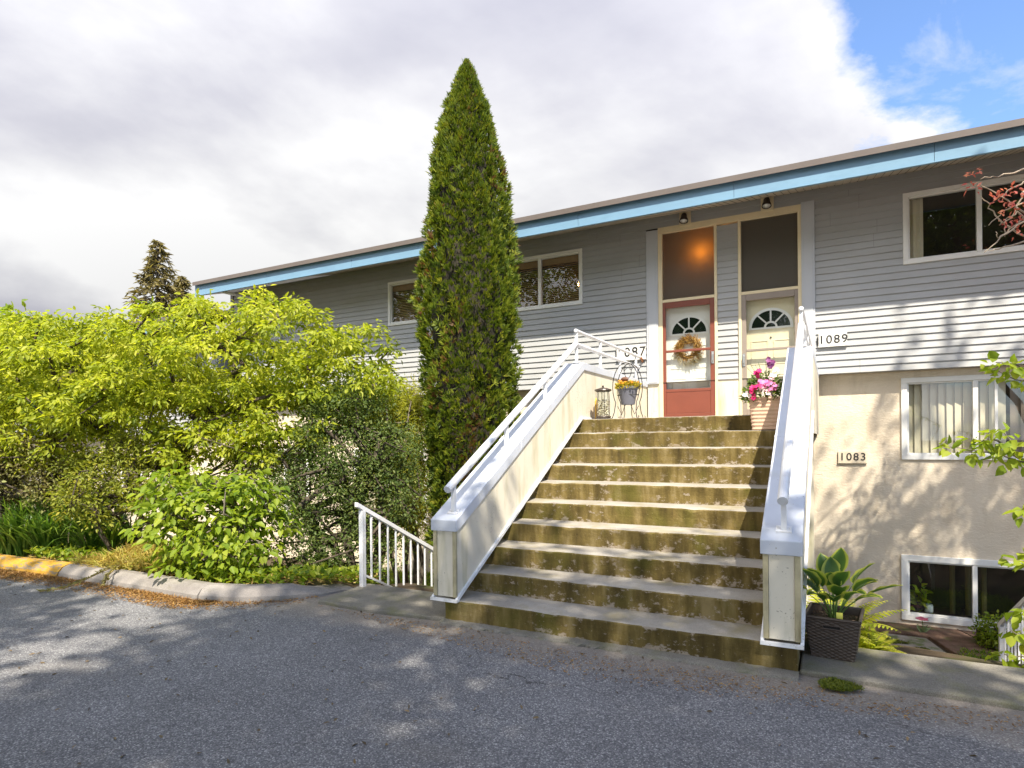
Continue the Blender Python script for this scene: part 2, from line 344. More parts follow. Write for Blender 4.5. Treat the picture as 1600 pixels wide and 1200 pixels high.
M['vblind']=paint('cream_blind',(.66,.58,.41),.7,.05,3,.03)
M['drape']=paint('taupe_drape',(.22,.17,.13),.8,.15,3,.05)
M['glass']=glassmat('window_glass',.085); M['dglass']=glassmat('door_glass',.03)
M['mulch']=conc('bark_mulch',(.11,.065,.04),(.26,.16,.11),(.09,.12,.03),.6,(.55,.65),6.,.7)
M['soil']=conc('garden_soil',(.045,.03,.018),(.10,.07,.04),(.06,.075,.015),.6,(.5,.65),4.,.6)
def frosted(name,c):
    mt,nt,out=newmat(name); d=principled(nt,out,c,.35,bump(nt,noise(nt,coords(nt),120,3),.3,.004)); t=N(nt,'ShaderNodeBsdfTranslucent',Color=(.42,.34,.24,1))
    mx=nt.nodes.new('ShaderNodeMixShader'); mx.inputs[0].default_value=.6; L(nt,d.outputs[0],mx.inputs[1]); L(nt,t.outputs[0],mx.inputs[2]); L(nt,mx.outputs[0],out.inputs[0]); return mt
M['frost']=frosted('obscured_glass',(.20,.175,.14))

# ---------------------------------------------------------------- ground, road, kerb
kb=[(0,890.6),(45,896),(88,902),(125,908),(166,914.7),(205,921),(245,927.8),(306,938.8),(372,941.8),(437,940),(503,932),(530,926),(556,921)]
kpts=[Vector((*at_z(u,v,0),0)) for u,v in kb]
kpts=[Vector((-40,kpts[0].y-.15,0)),Vector((-20,kpts[0].y-.1,0))]+kpts
def yb(x):
    if x>=kpts[-1].x: return 4.40
    for a,b in zip(kpts,kpts[1:]):
        if a.x<=x<=b.x: return a.y+(b.y-a.y)*(x-a.x)/(b.x-a.x)
    return kpts[0].y
def sstep(a,b,x):
    t=min(1,max(0,(x-a)/(b-a))); return t*t*(3-2*t)
def terrain(x,y):
    k=yb(x)+.3; lo=-1.25 if x<1.3 else -1.25
    z=.06 if x<-4.5 else -.06
    if x>-4.5: k=5.0
    if y<k: return -.03
    h=z+(lo-z)*sstep(k+.3,k+3.6,y)
    return h+.02*math.sin(x*3.1+y*2.3)
mb=MB(); xs=[-400,-120,-60]+[-40+.5*i for i in range(107)]+[40,120,400]; ys=[-300,-80,-30,-10,0,2,3]+[3.4+.22*i for i in range(60)]+[17,20,30,60,150,500]
for y in ys:
    for x in xs: mb.v.append((x,y,terrain(x,y)))
nx=len(xs)
for j in range(len(ys)-1):
    for i in range(nx-1): mb.f.append((j*nx+i,j*nx+i+1,(j+1)*nx+i+1,(j+1)*nx+i)); mb.m.append(0)
tag(mb.build('ground',M['soil'],smooth=True),kind='structure')
mb=MB(); rx=sorted(set([-38+1.0*i for i in range(28)]+[p.x for p in kpts if p.x>-39]+[-4.3+.5*i for i in range(70)]))
for a,b in zip(rx,rx[1:]):
    ya=yb(a)+.03 if a<-4.43 else 4.44; yb_=yb(b)+.03 if b<-4.43 else 4.44
    if a<-4.43<=b: yb_=yb(a)
    mb.poly([(a,-40,0),(b,-40,0),(b,yb_,0),(a,ya,0)])
tag(mb.build('road',M['asphalt']),kind='structure')
def sweep_kerb(p0,i0,i1,mat,name):
    """rounded kerb bank along kpts[i0..i1]"""
    pts=[p.copy() for p in kpts[i0:i1+1]]; fine=[]
    for a,b in zip(pts,pts[1:]):
        k=max(1,int((b-a).length/.12)); fine+= [a.lerp(b,t/k) for t in range(k)]
    fine.append(pts[-1])
    prof=[(0,-.02),(.012,.05),(.06,.105),(.13,.132),(.22,.128),(.30,.10),(.34,-.05)]
    mb=MB(); n=len(prof)
    for i,p in enumerate(fine):
        t=(fine[min(i+2,len(fine)-1)]-fine[max(i-2,0)]).normalized(); o=Vector((-t.y,t.x,0))
        e=min(1,(len(fine)-1-i)/5+.12) if i1==len(kpts)-1 else 1
        for d,z in prof:
            q=p+o*d; mb.v.append((q.x,q.y,z*e if z>0 else z))
    for i in range(len(fine)-1):
        for j in range(n-1): mb.f.append((i*n+j,(i+1)*n+j,(i+1)*n+j+1,i*n+j+1)); mb.m.append(0)
    for s in (0,(len(fine)-1)*n): mb.f.append(tuple(range(s,s+n))); mb.m.append(0)
    return tag(mb.build(name,mat,smooth=False),kind='structure')
def kat(u):
    return min(range(2,len(kpts)),key=lambda i:abs(kb[i-2][0]-u))
def split(i,f): # insert joint gap point
    return kpts[i].lerp(kpts[i+1],f)
sweep_kerb(None,0,kat(88),M['ykerb'],'kerb')
for a,b in ((88,166),(166,306),(306,556)):
    i0,i1=kat(a),kat(b); sv=(kpts[i0].copy(),kpts[i1].copy()); kpts[i0]=kpts[i0].lerp(kpts[i0+1],.05)
    sweep_kerb(None,i0,i1,M['kerb'],'kerb'); kpts[i0]=sv[0]
def slab(name,poly,z0,z1,mat,label=None):
    mb=MB(); n=len(poly); v=[(x,y,z0) for x,y in poly]+[(x,y,z1) for x,y in poly]
    mb.mesh(v,[tuple(range(n))[::-1],tuple(range(n,2*n))]+[(i,(i+1)%n,n+(i+1)%n,n+i) for i in range(n)]); return tag(mb.build(name,mat,bevel=.012),kind='structure')
slab('pavement',[(-4.44,4.93),(-4.40,4.36),(-3.7,4.33),(-2.965,4.395),(-2.965,5.10),(-4.5,5.12)],-.3,.035,M['apron'])
slab('pavement',[(-.205,4.42),(.5,4.40),(1.3,4.38),(6,4.36),(6,5.16),(.2,5.08),(-.205,5.08)],-.3,.035,M['apron'])
slab('path',[(-2.6,7.2),(.95,7.2),(1.32,9.4),(1.12,10.15),(-2.6,10.2)],-1.5,-1.225,M['slab'])
slab('ground',[(-3,10.12),(1.15,10.17),(1.36,9.5),(3.2,9.3),(7,9.4),(7,10.7),(-3,10.7)],-1.5,-1.20,M['mulch'])

# ---------------------------------------------------------------- the house
YF=10.5; YS=10.68; ZS=2.519; ZJ=5.355; YE=9.525; ZE=5.066; SL=.296; LAP=.1016
def X(u,v=600,Y=YF): return at_y(u,v,Y)[0]
def Zp(u,v,Y=YF): return at_y(u,v,Y)[1]
def rect(u0,u1,v_tl,v_bl,Y=YF):
    x0,zt=at_y(u0,v_tl,Y); x1=X(u1,500,Y); zb=at_y(u0,v_bl,Y)[1]; return (x0,x1,zb,zt)
def siding(mb,x0,x1,z0,z1,Y,holes,mi=0,lap=LAP):
    i=0; z=z0
    while z<z1-1e-4:
        ze=min(z+lap,z1); cuts=sorted(set([z,ze]+[h for H in holes for h in H[2:4] if z+.004<h<ze-.004]))
        for a,b in zip(cuts,cuts[1:]):
            mid=(a+b)/2; spans=[(x0,x1)]
            for H in holes:
                if H[2]<mid<H[3]:
                    ns=[]
                    for s,e in spans:
                        if H[0]>s: ns.append((s,min(e,H[0])))
                        if H[1]<e: ns.append((max(s,H[1]),e))
                    spans=[q for q in ns if q[1]-q[0]>.002]
            ya=Y-.019*(1-(a-z)/lap); yb2=Y-.019*(1-(b-z)/lap)
            for s,e in spans:
                mb.poly([(s,ya,a),(e,ya,a),(e,yb2,b),(s,yb2,b)],mi)
                if a==z: mb.poly([(s,Y,a),(e,Y,a),(e,Y-.019,a),(s,Y-.019,a)],mi)
        if (z-z0)/lap%2<.5 and x1-x0>2:
            jr=random.Random(int(z*1000)+int(x0*10)); xx=x0+jr.uniform(.3,3.5)
            while xx<x1:
                if not any(H[0]-.05<xx<H[1]+.05 and H[2]-.1<z<H[3]+.1 for H in holes):
                    for q in (z,z+lap):
                        if q+lap<=z1+.001: mb.poly([(xx,Y-.0205,q+.002),(xx+.0035,Y-.0205,q+.002),(xx+.0035,Y-.003,q+lap-.002),(xx,Y-.003,q+lap-.002)],1)
                xx+=3.66+jr.uniform(-.4,.4)
        z=ze
def wall_holes(mb,x0,x1,z0,z1,Y,holes,mi=0):
    xs=sorted(set([x0,x1]+[h for H in holes for h in H[:2] if x0<h<x1])); zs=sorted(set([z0,z1]+[h for H in holes for h in H[2:] if z0<h<z1]))
    for a,b in zip(xs,xs[1:]):
        for c,d in zip(zs,zs[1:]):
            if any(H[0]<=(a+b)/2<=H[1] and H[2]<=(c+d)/2<=H[3] for H in holes): continue
            mb.poly([(a,Y,c),(b,Y,c),(b,Y,d),(a,Y,d)],mi)
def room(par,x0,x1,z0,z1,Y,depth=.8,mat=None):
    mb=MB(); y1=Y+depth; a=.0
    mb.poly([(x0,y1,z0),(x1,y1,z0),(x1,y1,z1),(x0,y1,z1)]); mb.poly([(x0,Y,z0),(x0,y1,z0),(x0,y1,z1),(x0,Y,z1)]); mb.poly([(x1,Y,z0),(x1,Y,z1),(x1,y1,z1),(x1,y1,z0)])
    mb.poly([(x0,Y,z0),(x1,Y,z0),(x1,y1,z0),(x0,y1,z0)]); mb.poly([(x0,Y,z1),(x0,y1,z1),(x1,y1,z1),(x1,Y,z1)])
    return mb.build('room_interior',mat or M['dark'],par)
def window(par,r,Y,mull=(),fw=.055,style=None,mat=None,sill=False,proud=.03,sash=()):
    x0,x1,z0,z1=r; mat=mat or M['white']; mb=MB(); ya,yb2=Y-proud,Y+.055
    mb.box(x0,x1,ya,yb2,z1-fw,z1); mb.box(x0,x1,ya,yb2,z0,z0+fw); mb.box(x0,x0+fw,ya,yb2,z0+fw,z1-fw); mb.box(x1-fw,x1,ya,yb2,z0+fw,z1-fw)
    e=.022; mb.box(x0+fw,x0+fw+e,ya+.025,yb2,z0+fw,z1-fw); mb.box(x1-fw-e,x1-fw,ya+.025,yb2,z0+fw,z1-fw); mb.box(x0+fw+e,x1-fw-e,ya+.025,yb2,z1-fw-e,z1-fw); mb.box(x0+fw+e,x1-fw-e,ya+.025,yb2,z0+fw,z0+fw+e)
    for mx in mull: mb.box(mx-.03,mx+.03,ya+.008,yb2-.004,z0+fw+.001,z1-fw-.001)
    for mx in sash: mb.box(mx-.018,mx+.018,ya+.03,yb2-.008,z0+fw+e,z1-fw-e)
    if sill: mb.box(x0-.03,x1+.03,ya-.035,yb2,z0-.035,z0-.001)
    o=mb.build('window',mat,par,bevel=.004)
    g=MB(); g.poly([(x0+fw,Y+.02,z0+fw),(x1-fw,Y+.02,z0+fw),(x1-fw,Y+.02,z1-fw),(x0+fw,Y+.02,z1-fw)]); g.build('pane',M['glass'],o)
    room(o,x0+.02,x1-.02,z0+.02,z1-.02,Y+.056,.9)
    b=MB()
    if style=='blind':
        z=z0+fw; k=0
        while z<z1-fw-.14:
            b.poly([(x0+fw,Y+.085,z),(x1-fw,Y+.085,z),(x1-fw,Y+.105,z+.026),(x0+fw,Y+.105,z+.026)]); z+=.036
        b.box(x0+fw,x1-fw,Y+.075,Y+.115,z1-fw-.13,z1-fw-.002)
        b.build('blind',M['blind'],o)
    if style=='vertical':
        xx=x0+fw
        while xx<x0+(x1-x0)*.52: b.poly([(xx,Y+.10,z0+fw),(xx+.10,Y+.135,z0+fw),(xx+.10,Y+.135,z1-fw),(xx,Y+.10,z1-fw)]); xx+=.098
        b.build('blind',M['vblind'],o); b=MB(); xx=x0+(x1-x0)*.54
        while xx<x1-fw-.1: b.poly([(xx,Y+.12,z0+fw),(xx+.13,Y+.16,z0+fw),(xx+.13,Y+.16,z1-fw),(xx,Y+.12,z1-fw)]); xx+=.12
        b.build('curtain',M['drape'],o)
    if style=='drape':
        for k in range(5): b.poly([(x0+fw+.04*k,Y+.12+.02*(k%2),z0+fw),(x0+fw+.04*(k+1),Y+.12+.02*((k+1)%2),z0+fw),(x0+fw+.04*(k+1),Y+.12+.02*((k+1)%2),z1-fw),(x0+fw+.04*k,Y+.12+.02*(k%2),z1-fw)])
        b.build('curtain',M['vblind'],o)
    if style=='basement':
        for k in range(3):
            xx=x0+(x1-x0)*(.30+.085*k); b.tube([(xx,Y+.3,z0+fw),(xx,Y+.3,z1-fw)],.035,8)
        b.build('curtain',paint('olive_drape',(.09,.075,.02),.8),o)
    return o
def shell(root,x0,x1,dz,up,low,xr0=None):
    mb=MB(); siding(mb,x0,x1,ZS+dz,ZJ+dz,YF,up)
    mb.poly([(x0,YF-.015,ZS+dz-.001),(x1,YF-.015,ZS+dz-.001),(x1,YS+.01,ZS+dz-.001),(x0,YS+.01,ZS+dz-.001)])
    mb.poly([(x0,YF-.015,ZS+dz),(x0,19,ZS+dz),(x0,19,ZJ+dz),(x0,YF-.015,ZJ+dz)]); mb.poly([(x1,YF-.015,ZS+dz),(x1,19,ZS+dz),(x1,19,ZJ+dz),(x1,YF-.015,ZJ+dz)]); mb.poly([(x0,19,-1.7),(x1,19,-1.7),(x1,19,ZJ+dz),(x0,19,ZJ+dz)])
    mb.poly([(x0,YF,ZJ+dz),(x0,19,ZJ+dz),(x0,14.8,ZJ+dz+1.27)]); mb.poly([(x1,YF,ZJ+dz),(x1,19,ZJ+dz),(x1,14.8,ZJ+dz+1.27)])
    mb.build('siding_wall',[M['siding'],M['joint']],root)
    mb=MB(); wall_holes(mb,x0,x1,-1.75,ZS+dz,YS,low)
    mb.poly([(x0,YS,-1.75),(x0,19,-1.75),(x0,19,ZS+dz),(x0,YS,ZS+dz)]); mb.poly([(x1,YS,-1.75),(x1,19,-1.75),(x1,19,ZS+dz),(x1,YS,ZS+dz)])
    mb.build('stucco_wall',M['stucco'],root)
    mb=MB(); zt=ZE+dz+.319
    mb.prism_x([(YE+.0,zt-.075),(YE+.0,zt-.01),(14.8,zt-.01+SL*5.275),(20.2,zt-.01-.1),(20.2,zt-.08-.1),(14.8,zt-.075+SL*5.275)],x0-.02,x1)
    mb.build('roof',M['roof'],root)
    mb=MB(); mb.prism_x([(YE-.085,zt-.085),(YE-.085,zt),(YE+.03,zt+.004),(YE+.03,zt-.004),(YE-.078,zt-.008),(YE-.078,zt-.085)],x0-.02,x1); mb.build('drip_edge',M['gutter'],root)
    mb=MB(); xs=[x0-.015]; 
    while xs[-1]<x1-.3: xs.append(min(x1,xs[-1]+2.44))
    for a,b in zip(xs,xs[1:]):
        if b-a>.1: mb.box(a,b-.005,YE-.02,YE+.02,ZE+dz,zt-.012)
    mb.box(x0-.013,x1,YE-.028,YE-.0205,ZE+dz+.0,ZE+dz+.012)
    mb.build('fascia',M['fascia'],root)
    mb=MB(); xx=x0
    while xx<x1:
        e=min(x1,xx+.1); mb.poly([(xx,YE+.02,ZE+dz+.012),(e-.014,YE+.02,ZE+dz+.012),(e-.014,YF,ZJ+dz),(xx,YF,ZJ+dz)]); mb.poly([(e-.014,YE+.02,ZE+dz+.021),(e,YE+.02,ZE+dz+.021),(e,YF,ZJ+dz+.009),(e-.014,YF,ZJ+dz+.009)]); xx+=.1
    mb.build('soffit',M['soffit'],root)
M['joint']=paint('siding_joint',(.20,.19,.18),.7)
HX0=X(362,470); HX1=9.0
house=empty('townhouse',(0,0,0),'long two-storey townhouse block with grey lap siding over cream stucco and pale blue fascia','house')
W0=rect(392,436,472,516); W1=rect(607,664,442,510); W2=rect(770,912,416,476+.0); W2=(X(770),X(912),Zp(912,475),Zp(912,388))
W3=(X(1413),X(1413)+2.35,Zp(1413,414),Zp(1413,303)); W4=(X(1408,650,YS),X(1408,650,YS)+2.4,Zp(1408,718,YS),Zp(1408,591,YS)); W5=(X(1408,900,YS),X(1408,900,YS)+2.2,Zp(1408,967,YS),Zp(1408,866,YS))
E0=(X(1012),X(1275),1.75,Zp(1030,364)+.08)
lowL=[W4,W5,(-9.6,-7.6,-.2,1.4),(-12.6,-11.,-.2,1.4)]
shell(house,HX0,HX1,0,[W0,W1,W2,W3,E0],lowL)
window(house,W0,YF,style='blind',fw=.05,mat=M['cream']); window(house,W1,YF,style='blind'); window(house,W2,YF,[X(845)],style='blind'); window(house,W3,YF,[X(1530,360)],style='drape',fw=.06); window(house,W4,YS,[X(1524,650,YS)],style='vertical',fw=.075,sash=(X(1557,650,YS),)); window(house,W5,YS,[X(1523,900,YS)],style='basement',fw=.085)
for r in lowL[2:]: window(house,r,YS,[(r[0]+r[1])/2],style='vertical',fw=.07)
mb=MB(); mb.box(HX0-.012,HX0+.09,YF-.03,YF+.02,ZS,ZJ-.02); mb.build('corner_board',M['gutter'],house,bevel=.004)
a=at_d(405,452,17.6); b=at_d(437,474,16.9)
mb=MB(); mb.tube([(X(398,450),YE+.06,ZE+.02),(X(405,452),YE+.25,ZE-.02),(X(440,476),YF-.07,Zp(440,476)),(X(440,476),YF-.06,ZS)],.035,8); mb.build('downpipe',M['trim'],house,smooth=True)
# entry: trim boards, frames, transoms, doors
et=E0[3]; xl0,xl1=X(1012),X(1030); xr0,xr1=X(1254),X(1275); xm0,xm1=X(1122),X(1155)
mb=MB(); mb.box(xl0,xl1,YF-.035,YF+.06,ZS-.02,et-.03); mb.box(xl0+.03,xl1-.03,YF-.042,YF-.0355,ZS,et-.05); mb.build('trim_board',M['sidtrim'],house,bevel=.004)
mb=MB(); mb.box(xr0,xr1,YF-.035,YF+.06,ZS-.02,et+.02); mb.box(xr0+.03,xr1-.03,YF-.042,YF-.0355,ZS,et); mb.build('trim_board',M['sidtrim'],house,bevel=.004)
mb=MB(); siding(mb,xm0,xm1,ZS,et-.12,YF+.02,[]); mb.build('siding_wall',M['siding'],house)
mb=MB(); mb.box(xl1,xr0,YF-.02,YF+.10,et-.10,et); 
for a,b in ((xl1,xl1+.07),(xm0-.045,xm0),(xm1,xm1+.045),(xr0-.05,xr0)): mb.box(a,b,YF-.014,YF+.10,1.80,et-.101)
mb.build('door_frame',M['cream'],house,bevel=.004)
for a,b,c_,d_ in ((xm0,xm1,1.80,ZS-.005),(xl0,xl1,1.7,ZS-.021),(xr0,xr1,1.7,ZS-.021)): MB().box(a,b,YF+.004,YF+.06,c_,d_).build('entry_panel',M['panel'],house)
def entry(x0,x1,vt,umid,frame,vkick,vmid,trv,hx,lit):
    zt=Zp(umid,vt); zk=Zp(umid,vkick); zm=Zp(umid,vmid); z0=1.925
    # transom pane
    o=MB().box(x0+.0,x1-.0,YF+.0,YF+.08,zt+.002,zt+.05).build('transom',M['cream'],house,bevel=.003)
    g=MB(); g.box(x0,x1,YF+.05,YF+.056,zt+.05,et-.10); g.build('pane',M['frost'],o)
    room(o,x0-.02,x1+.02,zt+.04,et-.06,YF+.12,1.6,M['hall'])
    f=MB(); s=.085; f.box(x0,x0+s,YF+.0,YF+.045,z0,zt); f.box(x1-s,x1,YF+.0,YF+.045,z0,zt); f.box(x0+s,x1-s,YF+.001,YF+.044,zt-.10,zt); f.box(x0+s,x1-s,YF+.001,YF+.044,z0,z0+.06)
    f.box(x0+s,x1-s,YF+.004,YF+.04,zm-.02,zm+.02); 
    if zk: f.box(x0+s,x1-s,YF+.006,YF+.038,z0+.06,zk-.03); f.box(x0+s,x1-s,YF+.001,YF+.044,zk-.03,zk+.02)
    d=f.build('storm_door',frame,house,bevel=.006)
    g=MB(); g.poly([(x0+s,YF+.02,zk),(x1-s,YF+.02,zk),(x1-s,YF+.02,zt-.1),(x0+s,YF+.02,zt-.1)]); g.build('pane',M['dglass'],d)
    h=MB(); hx_=x1-.045 if hx>0 else x0+.045; h.tube([(hx_,YF-.0,zm-.22),(hx_,YF-.05,zm-.2),(hx_,YF-.05,zm-.10),(hx_,YF-.0,zm-.08)],.009,8); h.box(hx_-.02,hx_+.02,YF-.012,YF-.001,zm-.25,zm-.05); h.build('handle',M['steel'],d)
    # inner door with fan light
    yi=YF+.13; q=MB(); q.box(x0+.02,x1-.02,yi,yi+.045,z0,zt)
    for (pa,pb,pc,pd) in ((.16,.46,.10,.34),(.54,.84,.10,.34),(.16,.46,.42,.62),(.54,.84,.42,.62)):
        w_=x1-x0; hh=zt-z0; a,b,c,d_=x0+w_*pa,x0+w_*pb,z0+hh*pc,z0+hh*pd
        for (e0,e1,e2,e3) in ((a,b,c,c+.02),(a,b,d_-.02,d_),(a,a+.02,c+.02,d_-.02),(b-.02,b,c+.02,d_-.02)): q.box(e0,e1,yi-.008,yi-.0005,e2,e3)
    dd=q.build('door',M['door'] if lit else M['creamdoor'],house,bevel=.003)  # the two doors differ in paint: white at the red entry, cream at the brown
    cx=(x0+x1)/2; zc=zt-.53; rr=.285; ey=yi-.012
    f=MB(); n=24
    def arc(r0,r1,yo,mi=0):
        for k in range(n):
            a,b=math.pi*k/n,math.pi*(k+1)/n
            p=[(cx+r1*math.cos(a),zc+r1*.92*math.sin(a)),(cx+r1*math.cos(b),zc+r1*.92*math.sin(b)),(cx+r0*math.cos(b),zc+r0*.92*math.sin(b)),(cx+r0*math.cos(a),zc+r0*.92*math.sin(a))]
            f.mesh([(x,yo,z) for x,z in p]+[(x,yi-.0003,z) for x,z in p],[(0,1,2,3),(0,4,5,1),(2,6,7,3)],mi)
    arc(rr,rr+.045,ey); arc(.07,.10,ey)
    f.box(cx-rr-.045,cx+rr+.045,ey,yi-.0003,zc-.03,zc)
    for a in (math.pi/4+.05,math.pi/2,math.pi*3/4-.05):
        p0=Vector((cx+.09*math.cos(a),0,zc+.09*.92*math.sin(a))); p1=Vector((cx+rr*math.cos(a),0,zc+rr*.92*math.sin(a))); nrm=Vector((-math.sin(a),0,math.cos(a)))*.012
        f.mesh([(q_.x,y_,q_.z) for y_ in (ey,yi-.0003) for q_ in (p0-nrm,p1-nrm,p1+nrm,p0+nrm)],[(0,1,2,3),(0,1,5,4),(3,2,6,7)])
    fl=f.build('fanlight',M['white'],dd)
    g=MB(); g.poly([(cx+rr*math.cos(math.pi*k/n),yi-.003,zc+rr*.92*math.sin(math.pi*k/n)) for k in range(n+1)]); g.build('fanlight_pane',M['darkglass'],dd)
    k=MB(); k.tube([(cx,yi-.0,zc-.17),(cx,yi-.012,zc-.17)],.014,10); k.build('peephole',M['black'],dd)
    return (x0,x1,z0,zt,zm,yi)
M['hall']=paint('hall_wall',(.20,.165,.12),.8,.1,2,.02)
mt,nt,out=newmat('dark_glazing'); principled(nt,out,(.012,.02,.014),.08); M['darkglass']=mt
D1=entry(X(1033),X(1118.5),469,1075,M['red'],609,547,0,1,True)
D2=entry(X(1158),X(1252),456,1205,M['doorbrown'],640,545,0,-1,False)
mb=MB(); mb.box(xl1,xr0,YF-.12,YF+.2,1.70,1.9); mb.build('threshold',M['tread'],house,bevel=.01)

# neighbouring block, lower down the slope
nb=empty('townhouse',(0,0,0),'lower neighbouring townhouse block at the far left behind the lime-green tree','house')
nx1=HX0-.55; nup=[(-19.5,-17.6,2.7,3.7),(-25,-23,2.7,3.7)]; nlo=[(-19.5,-17.5,-.3,1.1),(-26,-24,-.3,1.1)]
shell(nb,-34,nx1,-.72,nup,nlo)
for r in nup: window(nb,r,YF,[(r[0]+r[1])/2],style='blind')
for r in nlo: window(nb,r,YS,[(r[0]+r[1])/2],style='vertical')

# ---------------------------------------------------------------- staircase
T=.328; RZ=.18; Y1=4.4; Z1=.194; SX0,SX1=-2.96,-.215
stair=empty('concrete_staircase',(0,0,0),'wide worn concrete staircase with mossy brown risers climbing to the two doors','staircase')
def step(k):
    y0=Y1+(k-1)*T; z1=Z1+(k-1)*RZ; last=k==10; y1=y0+T if not last else YS; z0=-.3 if k==1 else Z1+(k-2)*RZ-.06
    if last: z0=z1-.24
    n=70; rr=random.Random(k); ph=[rr.uniform(0,6) for _ in range(6)]; mb=MB()
    def wob(x,s): return s*(math.sin(x*2.3+ph[0])+.6*math.sin(x*7.1+ph[1])+.4*math.sin(x*19+ph[2])+.3*math.sin(x*43+ph[3]))
    for i in range(n+1):
        x=SX0+(SX1-SX0)*i/n; e=wob(x,.0028)+rr.uniform(-.0015,.0015); c=wob(x+9,.0024); chip=.012*max(0,math.sin(x*5.3+ph[4])*math.sin(x*11.7+ph[5])-.55)*4
        f=.014+chip
        mb.v+=[(x,y0+.004,z0),(x,y0+.006+e,z1-.09),(x,y0+e,z1-f+c),(x,y0+e+f*.3,z1-f*.3+c),(x,y0+e+f,z1+c),(x,y0+.13,z1+.002),(x,y1+.001,z1+.006),(x,y1+.001,z0)]
    q=8
    for i in range(n):
        for j,mi in ((0,0),(1,0),(2,0),(3,1),(4,1),(5,1),(6,0)): mb.f.append((i*q+j,(i+1)*q+j,(i+1)*q+j+1,i*q+j+1)); mb.m.append(mi)
    for s in (0,n*q): mb.f.append(tuple(range(s,s+q))); mb.m.append(0)
    return mb.build('landing' if last else 'step',[M['riser'],M['tread']],stair)
for k in range(1,11): step(k)
# support wall below the landing
for q in ((SX0+.1,SX0+.25,7.6,10.6,-1.6,1.57),(SX1-.16,SX1-.03,9.6,9.75,-1.6,1.57),(SX1-.16,SX1-.03,7.1,7.25,-1.6,1.5)): MB().box(*q).build('support',M['panel'],stair)
mb=MB(); mb.prism_x([(4.72,-.6),(4.75,.1),(7.34,1.5),(7.34,-1.6),(5.5,-1.6)],SX0+.05,SX1-.05); mb.build('stair_base',M['tread'],stair)

